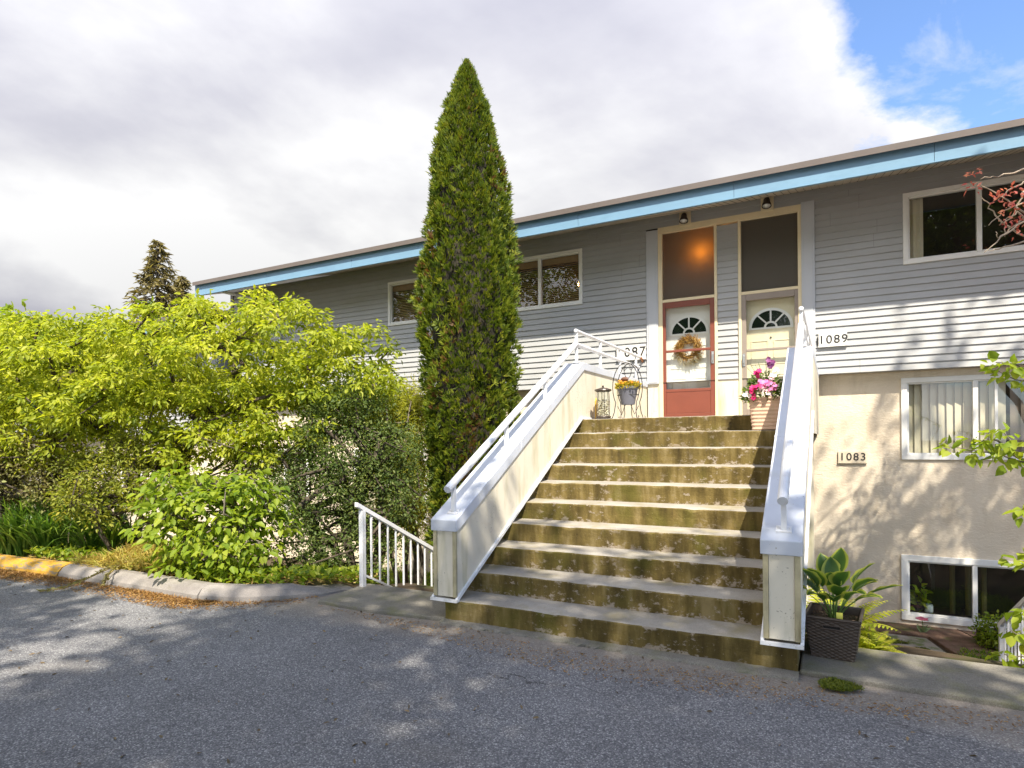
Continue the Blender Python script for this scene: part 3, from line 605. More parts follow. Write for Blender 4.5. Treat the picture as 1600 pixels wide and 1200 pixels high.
mb=MB(); n=60; rr=random.Random(5)
for i in range(n+1):
    x=SX0-.02+(SX1-SX0+.03)*i/n; mb.v+=[(x,4.33-.05*i/n+rr.uniform(-.018,.018),-.01),(x,4.345-.05*i/n+rr.uniform(-.012,.012),.014+rr.uniform(0,.008)),(x,4.408,.024+rr.uniform(0,.006))]
for i in range(n):
    for j in range(2): mb.f.append((i*3+j,(i+1)*3+j,(i+1)*3+j+1,i*3+j+1)); mb.m.append(0)
mb.build('footing',M['apron'],stair)
def stairwall(side,label):
    xo,xi=(-3.075,-2.816) if side<0 else (-.178,-.433)     # outer / inner edge of the metal cap
    a,b=min(xo,xi),max(xo,xi); r_=empty('stair_wall',((a+b)/2,4.4,.2),label,'stair wall','panelled walls beside the stairs')
    off=Vector((-(a+b)/2,-4.4,-.2))
    def put(mb,name,mat,**k):
        mb.v=[(x+off.x,y+off.y,z+off.z) for x,y,z in mb.v]; return mb.build(name,mat,r_,**k)
    S=.549; zb=lambda y:.215+S*(y-4.385)
    mb=MB(); mb.prism_x([(4.40,zb(4.40)),(7.335,1.835),(10.46,1.835),(10.46,2.45),(7.41,2.45),(4.40,.81)],a+.018,b-.018); put(mb,'panel',M['panel'])
    # joints and battens
    mb=MB(); fa,fb=a+.014,b-.014
    mb.box(fa,fa+.034,4.375,4.399,zb(4.385)+.01,.79); mb.box(fb-.034,fb,4.375,4.399,zb(4.385)+.01,.79)
    xin=b-.0185 if side<0 else a+.0185; s_=.004 if side<0 else -.004
    for yj in (6.35,): mb.box(min(xin,xin+s_),max(xin,xin+s_),yj,yj+.008,zb(yj)+.03,.83+S*(yj-4.40)-.04)
    put(mb,'batten',M['batten'],bevel=.003)
    mb=MB(); mb.box(fa+.036,fb-.036,4.386,4.3995,zb(4.385)+.01,.79); put(mb,'end_panel',M['panel'])
    # cap
    mb=MB(); mb.prism_x([(4.362,.782),(4.362,.878),(7.39,2.54),(10.47,2.54),(10.47,2.445),(7.42,2.445),(4.43,.803)],a,b); 
    for ys_ in (5.62,6.86,8.6):
        zc=(.878+S*(ys_-4.362)) if ys_<7.39 else 2.54; sl=S if ys_<7.39 else 0
        mb.mesh([(x,ys_+dy,zc+sl*dy+dz) for dz in (-.09,.0035) for x,dy in ((a-.003,-.02),(b+.003,-.02),(b+.003,.02),(a-.003,.02))],[(0,1,5,4),(1,2,6,5),(2,3,7,6),(3,0,4,7),(4,5,6,7)])
    put(mb,'metal_cap',M['cap'],bevel=.006)
    # base trim
    mb=MB(); p=[(4.37,zb(4.37)-.018),(4.37,zb(4.37)+.012),(7.33,1.842),(10.45,1.842),(10.45,1.815),(7.345,1.815)]
    xi0,xi1=(b-.018,b+.004) if side<0 else (a-.004,a+.018)
    mb.prism_x(p,xi0,xi1); mb.box(a-.004,b+.004,4.352,4.3695,zb(4.37)-.02,zb(4.37)+.006); mb.box(a,b,4.37,4.41,zb(4.37)-.02,zb(4.37)-.004)
    xo0,xo1=(a-.004,a+.018) if side<0 else (b-.018,b+.004)
    mb.prism_x([(4.37,zb(4.37)-.018),(4.37,zb(4.37)+.012),(7.33,1.842),(7.345,1.815)],xo0,xo1)
    put(mb,'base_trim',M['trim'])
    mb=MB(); 
    ox0,ox1=(a+.002,a+.017) if side<0 else (b-.017,b-.002)
    mb.prism_x([(7.36,1.60),(7.36,2.44),(10.46,2.44),(10.46,1.60)],ox0,ox1); put(mb,'landing_skirt',M['panel'])
    # handrail, a thing bolted to the cap
    xr=-2.908 if side<0 else -.293; yb0=4.46; capz=lambda y:.878+S*(min(y,7.39)-4.362)
    h=empty('handrail',(xr,yb0,capz(yb0)),('white pipe handrail on the left stair wall, bending level at the landing' if side<0 else 'white pipe handrail on the right stair wall beside the flower pot'),'handrail','pipe handrails on the stair walls')
    ho=Vector((-xr,-yb0,-capz(yb0)))
    def puth(mb,name,**k):
        mb.v=[(x+ho.x,y+ho.y,z+ho.z) for x,y,z in mb.v]; return mb.build(name,M['rail'],h,**k)
    rz=lambda y:1.145+S*(y-4.38)
    mb=MB(); mb.tube([(xr,4.37,rz(4.37)-.004),(xr,7.36,rz(7.36)),(xr,7.41,2.775),(xr,10.25,2.775)],[.034,.034,.03,.022],14); puth(mb,'rail',smooth=False)
    mb=MB(); mb.tube([(xr,7.37,2.95),(xr,10.3,2.955)],.024,12); mb.tube([(xr,7.37,2.955),(xr,7.36,2.945),(xr,7.355,2.93)],[.026,.027,.02],10); puth(mb,'rail')
    mb=MB(); mb.tube([(xr,10.29,2.955),(xr,10.40,2.945),(xr,10.475,2.90)],[.024,.023,.021],10); mb.v=[(x+ho.x,y+ho.y,z+ho.z) for x,y,z in mb.v]; mb.build('rail_end',paint('orange_wood',(.42,.17,.06),.5),h,smooth=True)
    for y in (4.47,5.45,6.40,7.385,8.30,9.20,10.08):
        top=rz(y)-.02 if y<7.3 else 2.945
        mb=MB(); r0=.017 if y<7.3 else .016; mb.box(xr-r0,xr+r0,y-r0,y+r0,capz(y)-.005,top)
        sl=S if y<7.38 else 0
        c=capz(y); mb.mesh([(xr+dx,y+dy,c+sl*dy+dz) for dz in (.0015,.008) for dx,dy in ((-.05,-.03),(.05,-.03),(.05,.03),(-.05,.03))],[(0,1,5,4),(1,2,6,5),(2,3,7,6),(3,0,4,7),(4,5,6,7)])
        for dx in (-.036,.036): mb.tube([(xr+dx,y,c+.008),(xr+dx,y,c+.017)],.008,8)
        puth(mb,'post')
    return r_
stairwall(-1,'cream panelled wall with white metal cap left of the stairs'); stairwall(1,'cream panelled wall with white metal cap right of the stairs, beside the wicker planter')

# ---------------------------------------------------------------- small things on and by the house
def text_mesh(s,size,depth=.003,spacing=1.05):
    cu=bpy.data.curves.new('t','FONT'); cu.body=s; cu.size=size; cu.extrude=depth; cu.align_x='CENTER'; cu.align_y='CENTER'; cu.space_character=spacing; cu.resolution_u=4; cu.offset=.0012
    o=bpy.data.objects.new('t',cu); COL.objects.link(o); dg=bpy.context.evaluated_depsgraph_get(); me=bpy.data.meshes.new_from_object(o.evaluated_get(dg)); bpy.data.objects.remove(o); bpy.data.curves.remove(cu); return me
def number_sign(s,u0,u1,v0,v1,Y,label,pm,slope=0):
    x0,zt=at_y(u0,v0,Y); x1=X(u1,v0,Y); zb=at_y(u0,v1,Y)[1]; cx,cz=(x0+x1)/2,(zt+zb)/2; w_,h_=(x1-x0)/2,(zt-zb)/2
    mb=MB(); mb.box(-w_,w_,-.026,.0,-h_,h_); mb.box(-w_-.006,w_+.006,-.032,.002,-h_-.012,-h_-.0005)
    o=mb.build('house_number_sign',pm,bevel=.002); o.location=(cx,Y,cz); tag(o,label,'sign','house number plates')
    me=text_mesh(s,h_*2*.92,.002,1.18); me.name='numerals'; me.materials.append(M['black']); t=bpy.data.objects.new('numerals',me); COL.objects.link(t); t.parent=o; t.location=(.004,-.0285,-.002); t.rotation_euler=(R(90),0,0)
    if s!='1083': MB().box(-w_-.022,-w_-.007,-.01,0,-h_*.7,h_*.5).build('bracket',M['black'],o)
YFS=YF-.02
M['plate']=paint('pale_plate',(.72,.70,.65),.5); M['splate']=paint('tan_plate',(.60,.51,.38),.6)
number_sign('1087',964,1009,541.5,563.5,YFS,'pale number plate 1087 on the siding left of the red door',M['plate'])
number_sign('1089',1279,1323.5,522.5,542,YFS,'pale number plate 1089 on the siding right of the stairs',M['plate'])
number_sign('1083',1309.5,1354,705,722.5,YS-.001,'tan number plate 1083 on the cream stucco wall',M['splate'])
def wall_light(u,v,label):
    x,z=at_y(u,v,YF); r=empty('wall_light',(x,YF-.018,z),label,'outdoor light','spot lights under the eave')
    mb=MB(); mb.box(-.095,.095,-.02,.0,-.115,.115); mb.build('back_plate',M['cream'],r,bevel=.004)
    mb=MB(); mb.tube([(0,-.02,.045),(0,-.07,.05),(0,-.09,.03)],[.035,.033,.028],12); mb.build('bracket',M['black'],r,smooth=True)
    p=MB(); p.lathe([(.0,.075),(.035,.07),(.048,.04),(.05,.0),(.066,-.035),(.072,-.075),(.066,-.076),(.058,-.03),(.0,-.03)],16); o=p.build('lamp_shade',M['bronze'],r,smooth=True); o.location=(0,-.105,-.005); o.rotation_euler=(R(-16),0,0)
    l=MB(); l.lathe([(0,-.055),(.06,-.06),(.061,-.066),(0,-.078)],16); q=l.build('lens',M['lens'],o,smooth=True)
M['bronze']=paint('dark_bronze',(.06,.045,.035),.4,.15,15,.1,.4); M['lens']=paint('lamp_glass',(.62,.62,.60),.2)
wall_light(1071,343,'dark spot lamp on a cream square plate above the lit red-door transom'); wall_light(1199,319.5,'dark spot lamp on a cream square plate above the brown door, nearer the eave')
# pendant lamp seen through the obscured transom, chandelier seen through the window
zt_=Zp(1098,392)
mb=MB(); mb.lathe([(0,-.07),(.05,-.06),(.075,-.015),(.065,.04),(.035,.07),(0,.075)],16); pl=mb.build('pendant_lamp',emis('lit_lamp',(1,.42,.06),30),smooth=True); pl.location=(X(1096),YF+.22,zt_); tag(pl,'glowing orange pendant lamp behind the obscured glass above the red door','lamp')
c=MB(); c.tube([(0,0,.75),(0,0,.1)],.008); 
ch=empty('chandelier',(X(903),YF+.45,Zp(903,437)),'small lit chandelier inside the window right of the cypress','chandelier')
c=MB(); c.tube([(0,0,.6),(0,0,0)],.008)
for a in range(4): c.tube([(0,0,0),(.07*math.cos(a*1.57),.07*math.sin(a*1.57),-.05),(.14*math.cos(a*1.57),.14*math.sin(a*1.57),0)],.006,6)
c.build('arm_frame',M['bronze'],ch)
eb=emis('bulb_glow',(1,.55,.2),16)
for a in range(4):
    b=MB(); b.lathe([(0,0),(.02,.015),(.022,.04),(.008,.08),(0,.085)],8,(.14*math.cos(a*1.57),.14*math.sin(a*1.57),0)); b.build('bulb',eb,ch,smooth=True)

# wreath on the inner door
x0,x1,z0,zt,zm,yi=D1; cx,cz=at_y(1075.5,545,yi-.06)
wr=empty('door_wreath',(cx,yi-.05,cz),'dried twig and straw wreath hanging on the white door behind the red screen door','wreath')
n=1500; a=RNG.random(n)*6.283; rr=.155+RNG.normal(0,.028,n); P=np.stack([np.cos(a)*rr,RNG.normal(-.0,.016,n),np.sin(a)*rr],1); rad=np.stack([np.cos(a),np.zeros(n),np.sin(a)],1); tan=np.stack([-np.sin(a),np.zeros(n),np.cos(a)],1)
D=tan*1.+rad*RNG.normal(.35,.6,(n,1))+RNG.normal(0,.3,(n,3))*np.array([1,.4,1])
leaves('straw',P,D,np.tile([0,-1.,0],(n,1))+RNG.normal(0,.4,(n,3)),RNG.uniform(.03,.085,n),RNG.uniform(.006,.016,n),leafmat('dried_straw',[(.1,(.20,.09,.02)),(.5,(.42,.22,.05)),(.9,(.60,.40,.13))],.2),wr)
n=260; a=RNG.uniform(3.5,5.9,n); rr=.17; P=np.stack([np.cos(a)*rr,RNG.normal(-.0,.02,n),np.sin(a)*rr],1); D=np.stack([np.cos(a)*.8,RNG.normal(0,.2,n),np.sin(a)-.3],1)
leaves('spray',P,D,np.tile([0,-1.,0],(n,1)),RNG.uniform(.06,.16,n),.006,leafmat('pale_spray',[(0,(.5,.42,.28)),(1,(.66,.6,.46))],.2),wr)

# lantern on the landing edge
LZ=1.815+.006
lx=at_y(942.5,640,7.55)[0]; la=empty('lantern',(lx,7.55,LZ),'tall bronze and glass lantern standing at the left edge of the landing','lantern')
mb=MB(); mb.lathe([(0,0),(.095,0),(.095,.02),(.085,.035),(0,.036)],20); mb.build('base',M['bronze'],la)
mb=MB(); mb.lathe([(0,.40),(.03,.398),(.105,.375),(.112,.36),(.085,.345),(.0,.344)],20); mb.tube([(0,0,.40),(0,0,.425)],.012,8); mb.build('lid',M['bronze'],la)
mb=MB(); mb.lathe([(.078,.036),(.082,.1),(.082,.3),(.07,.344)],24); mb.build('glass_shade',M['lantglass'] if 'lantglass' in M else M['dglass'],la,smooth=True)
mb=MB()
for a in range(6): mb.tube([(.084*math.cos(a*1.047),.084*math.sin(a*1.047),.03),(.087*math.cos(a*1.047),.087*math.sin(a*1.047),.2),(.078*math.cos(a*1.047),.078*math.sin(a*1.047),.35)],.004,6)
mb.build('wire_frame',M['bronze'],la)
n=140; a=RNG.random(n)*6.28; P=np.stack([np.cos(a)*.05,np.sin(a)*.05,RNG.uniform(.04,.24,n)],1); leaves('filler',P,RNG.normal(0,1,(n,3)),RNG.normal(0,1,(n,3)),.035,.02,leafmat('lantern_filler',[(0,(.12,.09,.05)),(.5,(.55,.48,.33)),(1,(.7,.66,.55))],.1),la)
mb=MB(); mb.prism_x([(7.72,LZ),(7.72,LZ+.24),(7.76,LZ+.285),(7.80,LZ+.24),(7.80,LZ)],-2.79,-2.772); o=mb.build('garden_plaque',paint('amber_board',(.58,.33,.05),.5)); tag(o,'small round-topped amber board leaning on the wall behind the lantern','plaque')

# oval iron plant stand with its pot
px=at_y(981,600,7.68)[0]; ps=empty('plant_stand',(px,7.68,LZ),'black wrought iron oval plant stand beside the lantern, holding a grey pot','plant stand',rz=R(-8))
mb=MB()
for yo,sx in ((-.06,1),(.06,.93)):
    pts=[(-.17*sx,yo*1.9,.0),(-.15*sx,yo*1.5,.08)]
    for k in range(21):
        a=math.pi*(1.22-1.44*k/20); pts.append((.185*sx*math.cos(a),yo,.40+.31*math.sin(a)))
    pts+=[(.15*sx,yo*1.5,.08),(.17*sx,yo*1.9,.0)]; mb.tube(pts,.0055,6)
    for s in (-1,1): mb.tube([(s*.17*sx,yo*1.9,.0),(s*.19*sx,yo*1.9,-.001+.006),(s*.20*sx,yo*1.9,.02),(s*.187*sx,yo*1.9,.03)],.005,6)
for s in (-1,1):
    mb.tube([(s*.145,0,.16),(s*.09,0,.05),(s*.02,0,.22),(s*-.03,0,.30)],.0045,6); mb.tube([(s*.05,.0,.19),(s*.045,.0,.06),(s*.06,0,.0),(s*.085,0,.012)],.0045,6)
    pts=[(s*(.005+.045*math.sin(t*.5)),0,.70-.055*(1-math.cos(t*.5))-.012*t) for t in range(0,7)]; mb.tube(pts,.004,6)
    mb.tube([(s*.02,0,.64),(s*.05,0,.61),(s*.065,0,.64),(s*.045,0,.655)],.004,6)
mb.tube([(.14*math.cos(a*.3),.10*math.sin(a*.3),.30) for a in range(22)],.0045,6)
mb.tube([(0,-.06,.71),(0,.06,.71)],.005,6); mb.build('frame',M['black'],ps)
mb=MB(); mb.lathe([(0,.0),(.055,.0),(.05,.006),(0,.012)],20,(0,0,0),ell=.5); o=mb.build('name_plaque',paint('rust_plaque',(.14,.06,.03),.5),ps,smooth=True); o.rotation_euler=(R(90),0,0); o.location=(-.01,-.068,.50)
mb=MB(); mb.lathe([(0,-.15),(.085,-.15),(.125,.045),(.137,.05),(.14,.075),(.132,.08),(.122,.075),(.118,.05),(.0,.045)],28); gp=mb.build('flower_pot',paint('grey_resin_pot',(.135,.135,.16),.5,.08,6),smooth=False); gp.location=(px+.0,7.68,LZ+.325); tag(gp,'round dark grey flower pot hanging inside the oval iron stand','flower pot')
fp=empty('flowering_plant',(px,7.68,LZ+.37),'low orange and yellow flowers growing in the grey pot on the iron stand','plant')
n=520; a=RNG.random(n)*6.28; rr=.15*np.sqrt(RNG.random(n)); P=np.stack([np.cos(a)*rr,np.sin(a)*rr,RNG.uniform(.0,.10,n)*(1-rr*2)],1); D=np.stack([np.cos(a),np.sin(a),RNG.uniform(.2,1.6,n)],1)
leaves('foliage',P,D,RNG.normal(0,.6,(n,3))+np.array([0,0,1.]),RNG.uniform(.025,.05,n),.02,leafmat('yellow_green_leaf',[(0,(.20,.20,.03)),(.5,(.42,.36,.05)),(1,(.55,.42,.06))],.35),fp)
def blossoms(name,C,Nn,r,mat,par,petals=5,tint=None):
    C=np.asarray(C,float); n=len(C); Nn=unit(np.asarray(Nn,float)); A=unit(np.cross(Nn,RNG.normal(0,1,(n,3)))); B=np.cross(Nn,A); PP=[];DD=[];NN=[];TT=[]
    for k in range(petals):
        t=2*math.pi*k/petals; PP.append(C); DD.append(A*math.cos(t)+B*math.sin(t)+Nn*.35); NN.append(Nn); TT.append(RNG.random(n) if tint is None else tint)
    rr=np.broadcast_to(r,(n,)); return leaves(name,np.concatenate(PP),np.concatenate(DD),np.concatenate(NN),np.tile(rr,petals),np.tile(rr*.95,petals),mat,par,np.concatenate(TT),fold=-.05,droop=.2)
n=46; a=RNG.random(n)*6.28; rr=.14*np.sqrt(RNG.random(n)); C=np.stack([np.cos(a)*rr,np.sin(a)*rr,.07+.05*RNG.random(n)],1)
blossoms('blossom',C,C+np.array([0,-.1,.15]),.022,leafmat('orange_petal',[(0,(.62,.14,.02)),(.6,(.72,.28,.03)),(1,(.75,.48,.06))],.25),fp)
n=4
for dx,dz in ((.19,.10),(.23,.02),(-.02,.13),(.18,-.19)):
    pass

# terracotta tub of pink flowers on the second step from the top
TY=7.19; tx=at_y(1196,650,TY)[0]+.02; TZ=Z1+RZ*8+.006
def sqring(hw,hd,z,rd=.30,n=40):
    o=[]
    for k in range(n):
        a=2*math.pi*k/n; c,s=math.cos(a),math.sin(a); e=.32; o.append((math.copysign(abs(c)**e,c)*hw,math.copysign(abs(s)**e,s)*hd,z))
    return o
mb=MB(); rings=[]; H=.325
for k in range(56):
    t=k/55; hw=.150+.030*t+.0035*math.sin(t*math.pi*2*8); rings.append(sqring(hw,hw*.84,H*t))
rings+= [sqring(.186,.158,H),sqring(.19,.16,H+.012),sqring(.186,.157,H+.025),sqring(.166,.138,H+.022),sqring(.16,.132,H-.03)]
b=0
for r_ in rings: mb.v+=r_
for i in range(len(rings)-1):
    for j in range(40): mb.f.append((i*40+j,i*40+(j+1)%40,(i+1)*40+(j+1)%40,(i+1)*40+j)); mb.m.append(0)
mb.f.append(tuple(range(39,-1,-1))); mb.m.append(0); mb.f.append(tuple(range((len(rings)-1)*40,len(rings)*40))); mb.m.append(1)
tub=mb.build('flower_pot',[paint('terracotta',(.60,.40,.28),.75,.08,7,.2,dirt=(.40,.30,.20),dscale=(7,7,3),damt=.5),M['soil']],smooth=True); tub.location=(tx,TY,TZ); tag(tub,'ribbed square terracotta tub standing on a step in front of the brown door','flower pot')
pf=empty('flowering_plant',(tx,TY,TZ+H),'pink, white and magenta flowers spilling over the terracotta tub','plant')
n=900; a=RNG.random(n)*6.28; rr=.23*np.sqrt(RNG.random(n)); hz=RNG.random(n)**.8*.30*(1-(rr/.30)**2); P=np.stack([np.cos(a)*rr-.02,np.sin(a)*rr*.8,hz-.03*(rr>.17)],1); D=np.stack([np.cos(a),np.sin(a),RNG.uniform(-.3,1.4,n)],1)
leaves('foliage',P,D,RNG.normal(0,.5,(n,3))+np.array([0,-.3,1.]),RNG.uniform(.03,.06,n),RNG.uniform(.014,.024,n),leafmat('petunia_leaf',[(0,(.035,.075,.015)),(.6,(.10,.17,.03)),(1,(.24,.28,.06))],.35),pf)
st=MB()
for k in range(46):
    a=random.random()*6.28; q=random.random()*.2; hh=random.uniform(.1,.42); st.tube([(0,0,-.02),(q*.5*math.cos(a),q*.4*math.sin(a),hh*.6),(q*1.2*math.cos(a),q*math.sin(a),hh)],.0022,4)
st.build('stem',barkmat('green_stem',(.08,.13,.02),(.16,.2,.05)),pf)
def C_at(lst,Y): return [Vector((*at_y(u,v,Y)[:1],Y,at_y(u,v,Y)[1]))-Vector((tx,TY,TZ+H)) for u,v in lst]
mag=C_at([(1183,583),(1174,612),(1178,617),(1186,603),(1184,580),(1176,606)],TY-.18); pin=C_at([(1192,600),(1186,598),(1203,608),(1207,600),(1200,598),(1212,604),(1195,606)],TY-.15); whi=C_at([(1197,610),(1192,613),(1200,614),(1205,590),(1208,586),(1190,608),(1167,616),(1213,580)],TY-.16); pur=C_at([(1205,562),(1203,567),(1206,572),(1208,566)],TY-.05)
for nm,cc,st_ in (('magenta',mag,[(0,(.48,.01,.10)),(1,(.66,.03,.22))]),('pink',pin,[(0,(.60,.12,.38)),(1,(.74,.32,.56))]),('white',whi,[(0,(.74,.58,.66)),(1,(.8,.76,.76))]),('purple',pur,[(0,(.10,.02,.10)),(1,(.30,.08,.24))])):
    cc2=[c+Vector((random.gauss(0,.014),random.gauss(0,.02),random.gauss(0,.012))) for c in cc for _ in range(3)]
    blossoms('blossom',cc2,[(random.gauss(0,.4),-1,random.gauss(.5,.4)) for _ in cc2],.030,leafmat(nm+'_petal',st_,.25),pf)

# wicker planter with hosta on the pavement
PX,PY,PZ=-.002,4.875,.036; RZP=R(-5); PH=.28; wk=empty('wicker_planter',(PX,PY,PZ),'dark brown wicker planter with slotted handle beside the right stair wall','planter',rz=RZP)
M['wicker']=paint('dark_wicker',(.060,.042,.032),.42,.2,30,.1)
def wface(mb,a0,a1,b0,b1):
    # a0-a1 bottom corners, b0-b1 top corners, woven relief along the outward normal
    nu,nv,cols,rows=132,96,11,24; a0,a1,b0,b1=map(Vector,(a0,a1,b0,b1)); nr=((a1-a0).cross(b0-a0)).normalized(); b=len(mb.v)
    for j in range(nv+1):
        v=j/nv; row=int(min(rows-1,v*rows)); fr=v*rows-row
        for i in range(nu+1):
            u=i/nu; p=a0.lerp(a1,u).lerp(b0.lerp(b1,u),v)
            h=.0042*math.sin(math.pi*(u*cols+(row%2)))*(math.sin(math.pi*min(max(fr,0),1))**.6)+.003*math.sin(math.pi*min(max(fr,0),1))**.5
            mb.v.append(tuple(p+nr*h))
    for j in range(nv):
        for i in range(nu): q=b+j*(nu+1)+i; mb.f.append((q,q+1,q+nu+2,q+nu+1)); mb.m.append(0)
mb=MB(); bw,bd,tw,td=.130,.145,.168,.188
B=[(-bw,-bd,0),(bw,-bd,0),(bw,bd,0),(-bw,bd,0)]; Tq=[(-tw,-td,PH),(tw,-td,PH),(tw,td,PH),(-tw,td,PH)]
for k in range(4): wface(mb,B[k],B[(k+1)%4],Tq[k],Tq[(k+1)%4])
mb.poly(B[::-1]); mb.build('woven_side',M['wicker'],wk,smooth=True)
mb=MB(); o_=.012
for k in range(4):
    p,q=Vector(Tq[k]),Vector(Tq[(k+1)%4]); mb.tube([p,q],.0115,8)
    i0,i1=p*.93,q*.93; i0.z=i1.z=PH; j0,j1=p*.89,q*.89; j0.z=j1.z=PH-.10; mb.poly([i0,i1,j1,j0])
mb.build('rim',M['wicker'],wk)
mb=MB(); mb.box(-tw*.92,tw*.92,-td*.92,td*.92,PH-.07,PH-.045); mb.build('soil',M['soil'],wk)
n=200; P=np.stack([RNG.uniform(-.14,.14,n),RNG.uniform(-.16,.16,n),np.full(n,PH-.043)],1); leaves('bark_chips',P,RNG.normal(0,1,(n,3))*np.array([1,1,.25]),RNG.normal(0,.5,(n,3))+np.array([0,0,1.]),RNG.uniform(.012,.03,n),.01,leafmat('bark_chip',[(0,(.05,.03,.02)),(1,(.22,.15,.09))],0),wk)
yy=-bd-(td-bd)*.80
mb=MB(); 
mb.tube([(-.052,yy-.010,PH*.80-.012),(.052,yy-.010,PH*.80-.012),(.052,yy-.0125,PH*.80+.012),(-.052,yy-.0125,PH*.80+.012),(-.052,yy-.010,PH*.80-.012)],.0045,6); mb.build('handle_rim',M['wicker'],wk)
mb=MB(); mb.poly([(-.052,yy-.0105,PH*.80-.012),(.052,yy-.0105,PH*.80-.012),(.052,yy-.0115,PH*.80+.012),(-.052,yy-.0115,PH*.80+.012)]); mb.build('handle_slot',paint('slot_dark',(.008,.006,.005),.9),wk)
mb=MB(); mb.box(.01,.05,-.05,-.046,PH-.05,PH+.02); 
def hosta(root,spec,mat,smat):
    V=[];Fq=[];Ti=[]; st=MB()
    for (az,lean,pet,Lb,Wb,bend,roll) in spec:
        h=Vector((math.cos(az),math.sin(az),0)); s0=Vector((-math.sin(az),math.cos(az),0)); p=Vector((0,0,0))+h*.02; ang=math.pi/2-lean*.35; pts=[p.copy()]
        for k in range(6): ang-=lean*.65/6; p=p+(h*math.cos(ang)+Vector((0,0,1))*math.sin(ang))*pet/6; pts.append(p.copy())
        st.tube(pts,[.006-.0006*i for i in range(7)],6)
        nu,nv=6,10; b=len(V); sd=(s0*math.cos(roll)+Vector((0,0,1))*math.sin(roll)); 
        for j in range(nv+1):
            t=j/nv; w_=Wb*.5*(math.sin(math.pi*min(1,t**.72))**.8)*(1 if t<.98 else 0)+.0005; dirv=h*math.cos(ang)+Vector((0,0,1))*math.sin(ang); nr=sd.cross(dirv)*-1
            if nr.z<0: nr=-nr
            for i in range(nu+1):
                x=i/nu*2-1; q=p+sd*(x*w_)+nr*(abs(x)**1.4*w_*.35+.004*math.sin(t*17+x*5)*abs(x)); V.append(tuple(q)); Ti.append(abs(x)**2*.9+max(0,t-.85)*2)
            p=p+dirv*Lb/nv; ang-=bend/nv
        for j in range(nv):
            for i in range(nu): q=b+j*(nu+1)+i; Fq.append((q,q+1,q+nu+2,q+nu+1))
    npmesh('leaf_blades',V,Fq,mat,root,np.clip(Ti,0,1),True); st.build('stems',smat,root,smooth=True)
ho=empty('hosta',(PX,PY,PZ+PH-.05),'hosta with broad green leaves edged in yellow, growing in the dark wicker planter','plant')
def hl(azdeg,lean,pet,Lb=.19,Wb=.12,bend=.7,roll=0): return (R(azdeg),lean,pet,Lb,Wb,bend,roll)
sp=[hl(185,.95,.22,.21,.12,.5,.5),hl(165,.6,.25,.21,.13,.5,.4),hl(120,.35,.28,.19,.15,.2),hl(70,.25,.31,.20,.16,.2,-.3),hl(205,.5,.25,.18,.14,.6,.3),hl(-60,.25,.25,.17,.15,.9),hl(20,.55,.28,.21,.15,.5,-.4),hl(-10,.6,.24,.19,.15,.9,-.3),hl(5,1.05,.27,.23,.11,.3,-.3),hl(-40,.6,.18,.18,.14,1.2),hl(-90,.55,.16,.16,.13,1.4),hl(-130,.7,.17,.17,.13,1.2),hl(90,.6,.26,.19,.14,.6),hl(-20,.9,.2,.18,.12,.8),hl(145,.8,.2,.18,.12,.9),hl(-100,.2,.22,.16,.12,.6),hl(35,.9,.24,.19,.13,.7,-.3),hl(100,.2,.26,.18,.14,.3),hl(-150,.35,.24,.18,.14,.8,.3),hl(-75,.45,.2,.16,.14,1.1)]
hosta(ho,sp,leafmat('hosta_leaf',[(.0,(.05,.11,.025)),(.36,(.085,.16,.03)),(.50,(.34,.38,.06)),(1,(.52,.52,.12))],.35,.38),leafmat('hosta_stem',[(0,(.12,.20,.05)),(1,(.2,.28,.08))],.1))
mb=MB(); mb.box(-.02,.02,-.001,.001,0,.07); o=mb.build('plant_label',paint('yellow_tag',(.66,.62,.08),.5)); o.location=(PX+.035,PY-.09,PZ+PH-.045); o.rotation_euler=(R(-12),0,R(10)); tag(o,'small yellow plant tag stuck in the planter soil below the hosta','plant tag')

# railings of the two side stairs
def side_rail(x,y0,z0,y1,slope,label,nb,foot,tall=.85):
    r=empty('stair_railing',(x,y0,z0),label,'railing','white baluster railings beside the side stairs'); dr=lambda d:-slope*d
    Ln_=abs(y1-y0); sg=1 if y1>y0 else -1; Z=lambda d:tall+dr(d)
    mb=MB(); mb.mesh([(dx,sg*d,Z(d)+dz) for d in (-.09,Ln_) for dz in (-.028,.02) for dx in (-.022,.022)],[(0,2,3,1),(4,5,7,6),(0,1,5,4),(2,6,7,3),(0,4,6,2),(1,3,7,5)]); mb.build('top_rail',M['rail'],r,bevel=.003)
    mb=MB(); mb.mesh([(dx,sg*d,.13+dr(d)+dz) for d in (.02,Ln_) for dz in (-.012,.012) for dx in (-.012,.012)],[(0,2,3,1),(4,5,7,6),(0,1,5,4),(2,6,7,3),(0,4,6,2),(1,3,7,5)]); mb.build('bottom_rail',M['rail'],r)
    mb=MB(); mb.box(-.025,.025,-.025,.025,foot,Z(0)-.028); mb.build('post',M['rail'],r)
    mb=MB(); d=Ln_; mb.box(-.02,.02,sg*d-.02,sg*d+.02,foot+dr(d),Z(d)-.02); mb.build('post',M['rail'],r)
    for k in range(1,nb):
        d=Ln_*k/nb; mb=MB(); mb.box(-.008,.008,sg*d-.008,sg*d+.008,.13+dr(d),Z(d)-.02); mb.build('baluster',M['rail'],r)
    return r
gx,gy=at_z(567,917,.03)
side_rail(gx,gy,.03,gy+2.35,.5,'white metal railing going down beside the left stair wall, under the cypress',17,-.1,.83)
side_rail(1.57,8.15,-1.23,5.2,-.5,'white metal railing rising from the lower path at the right edge',22,-.05,.80)

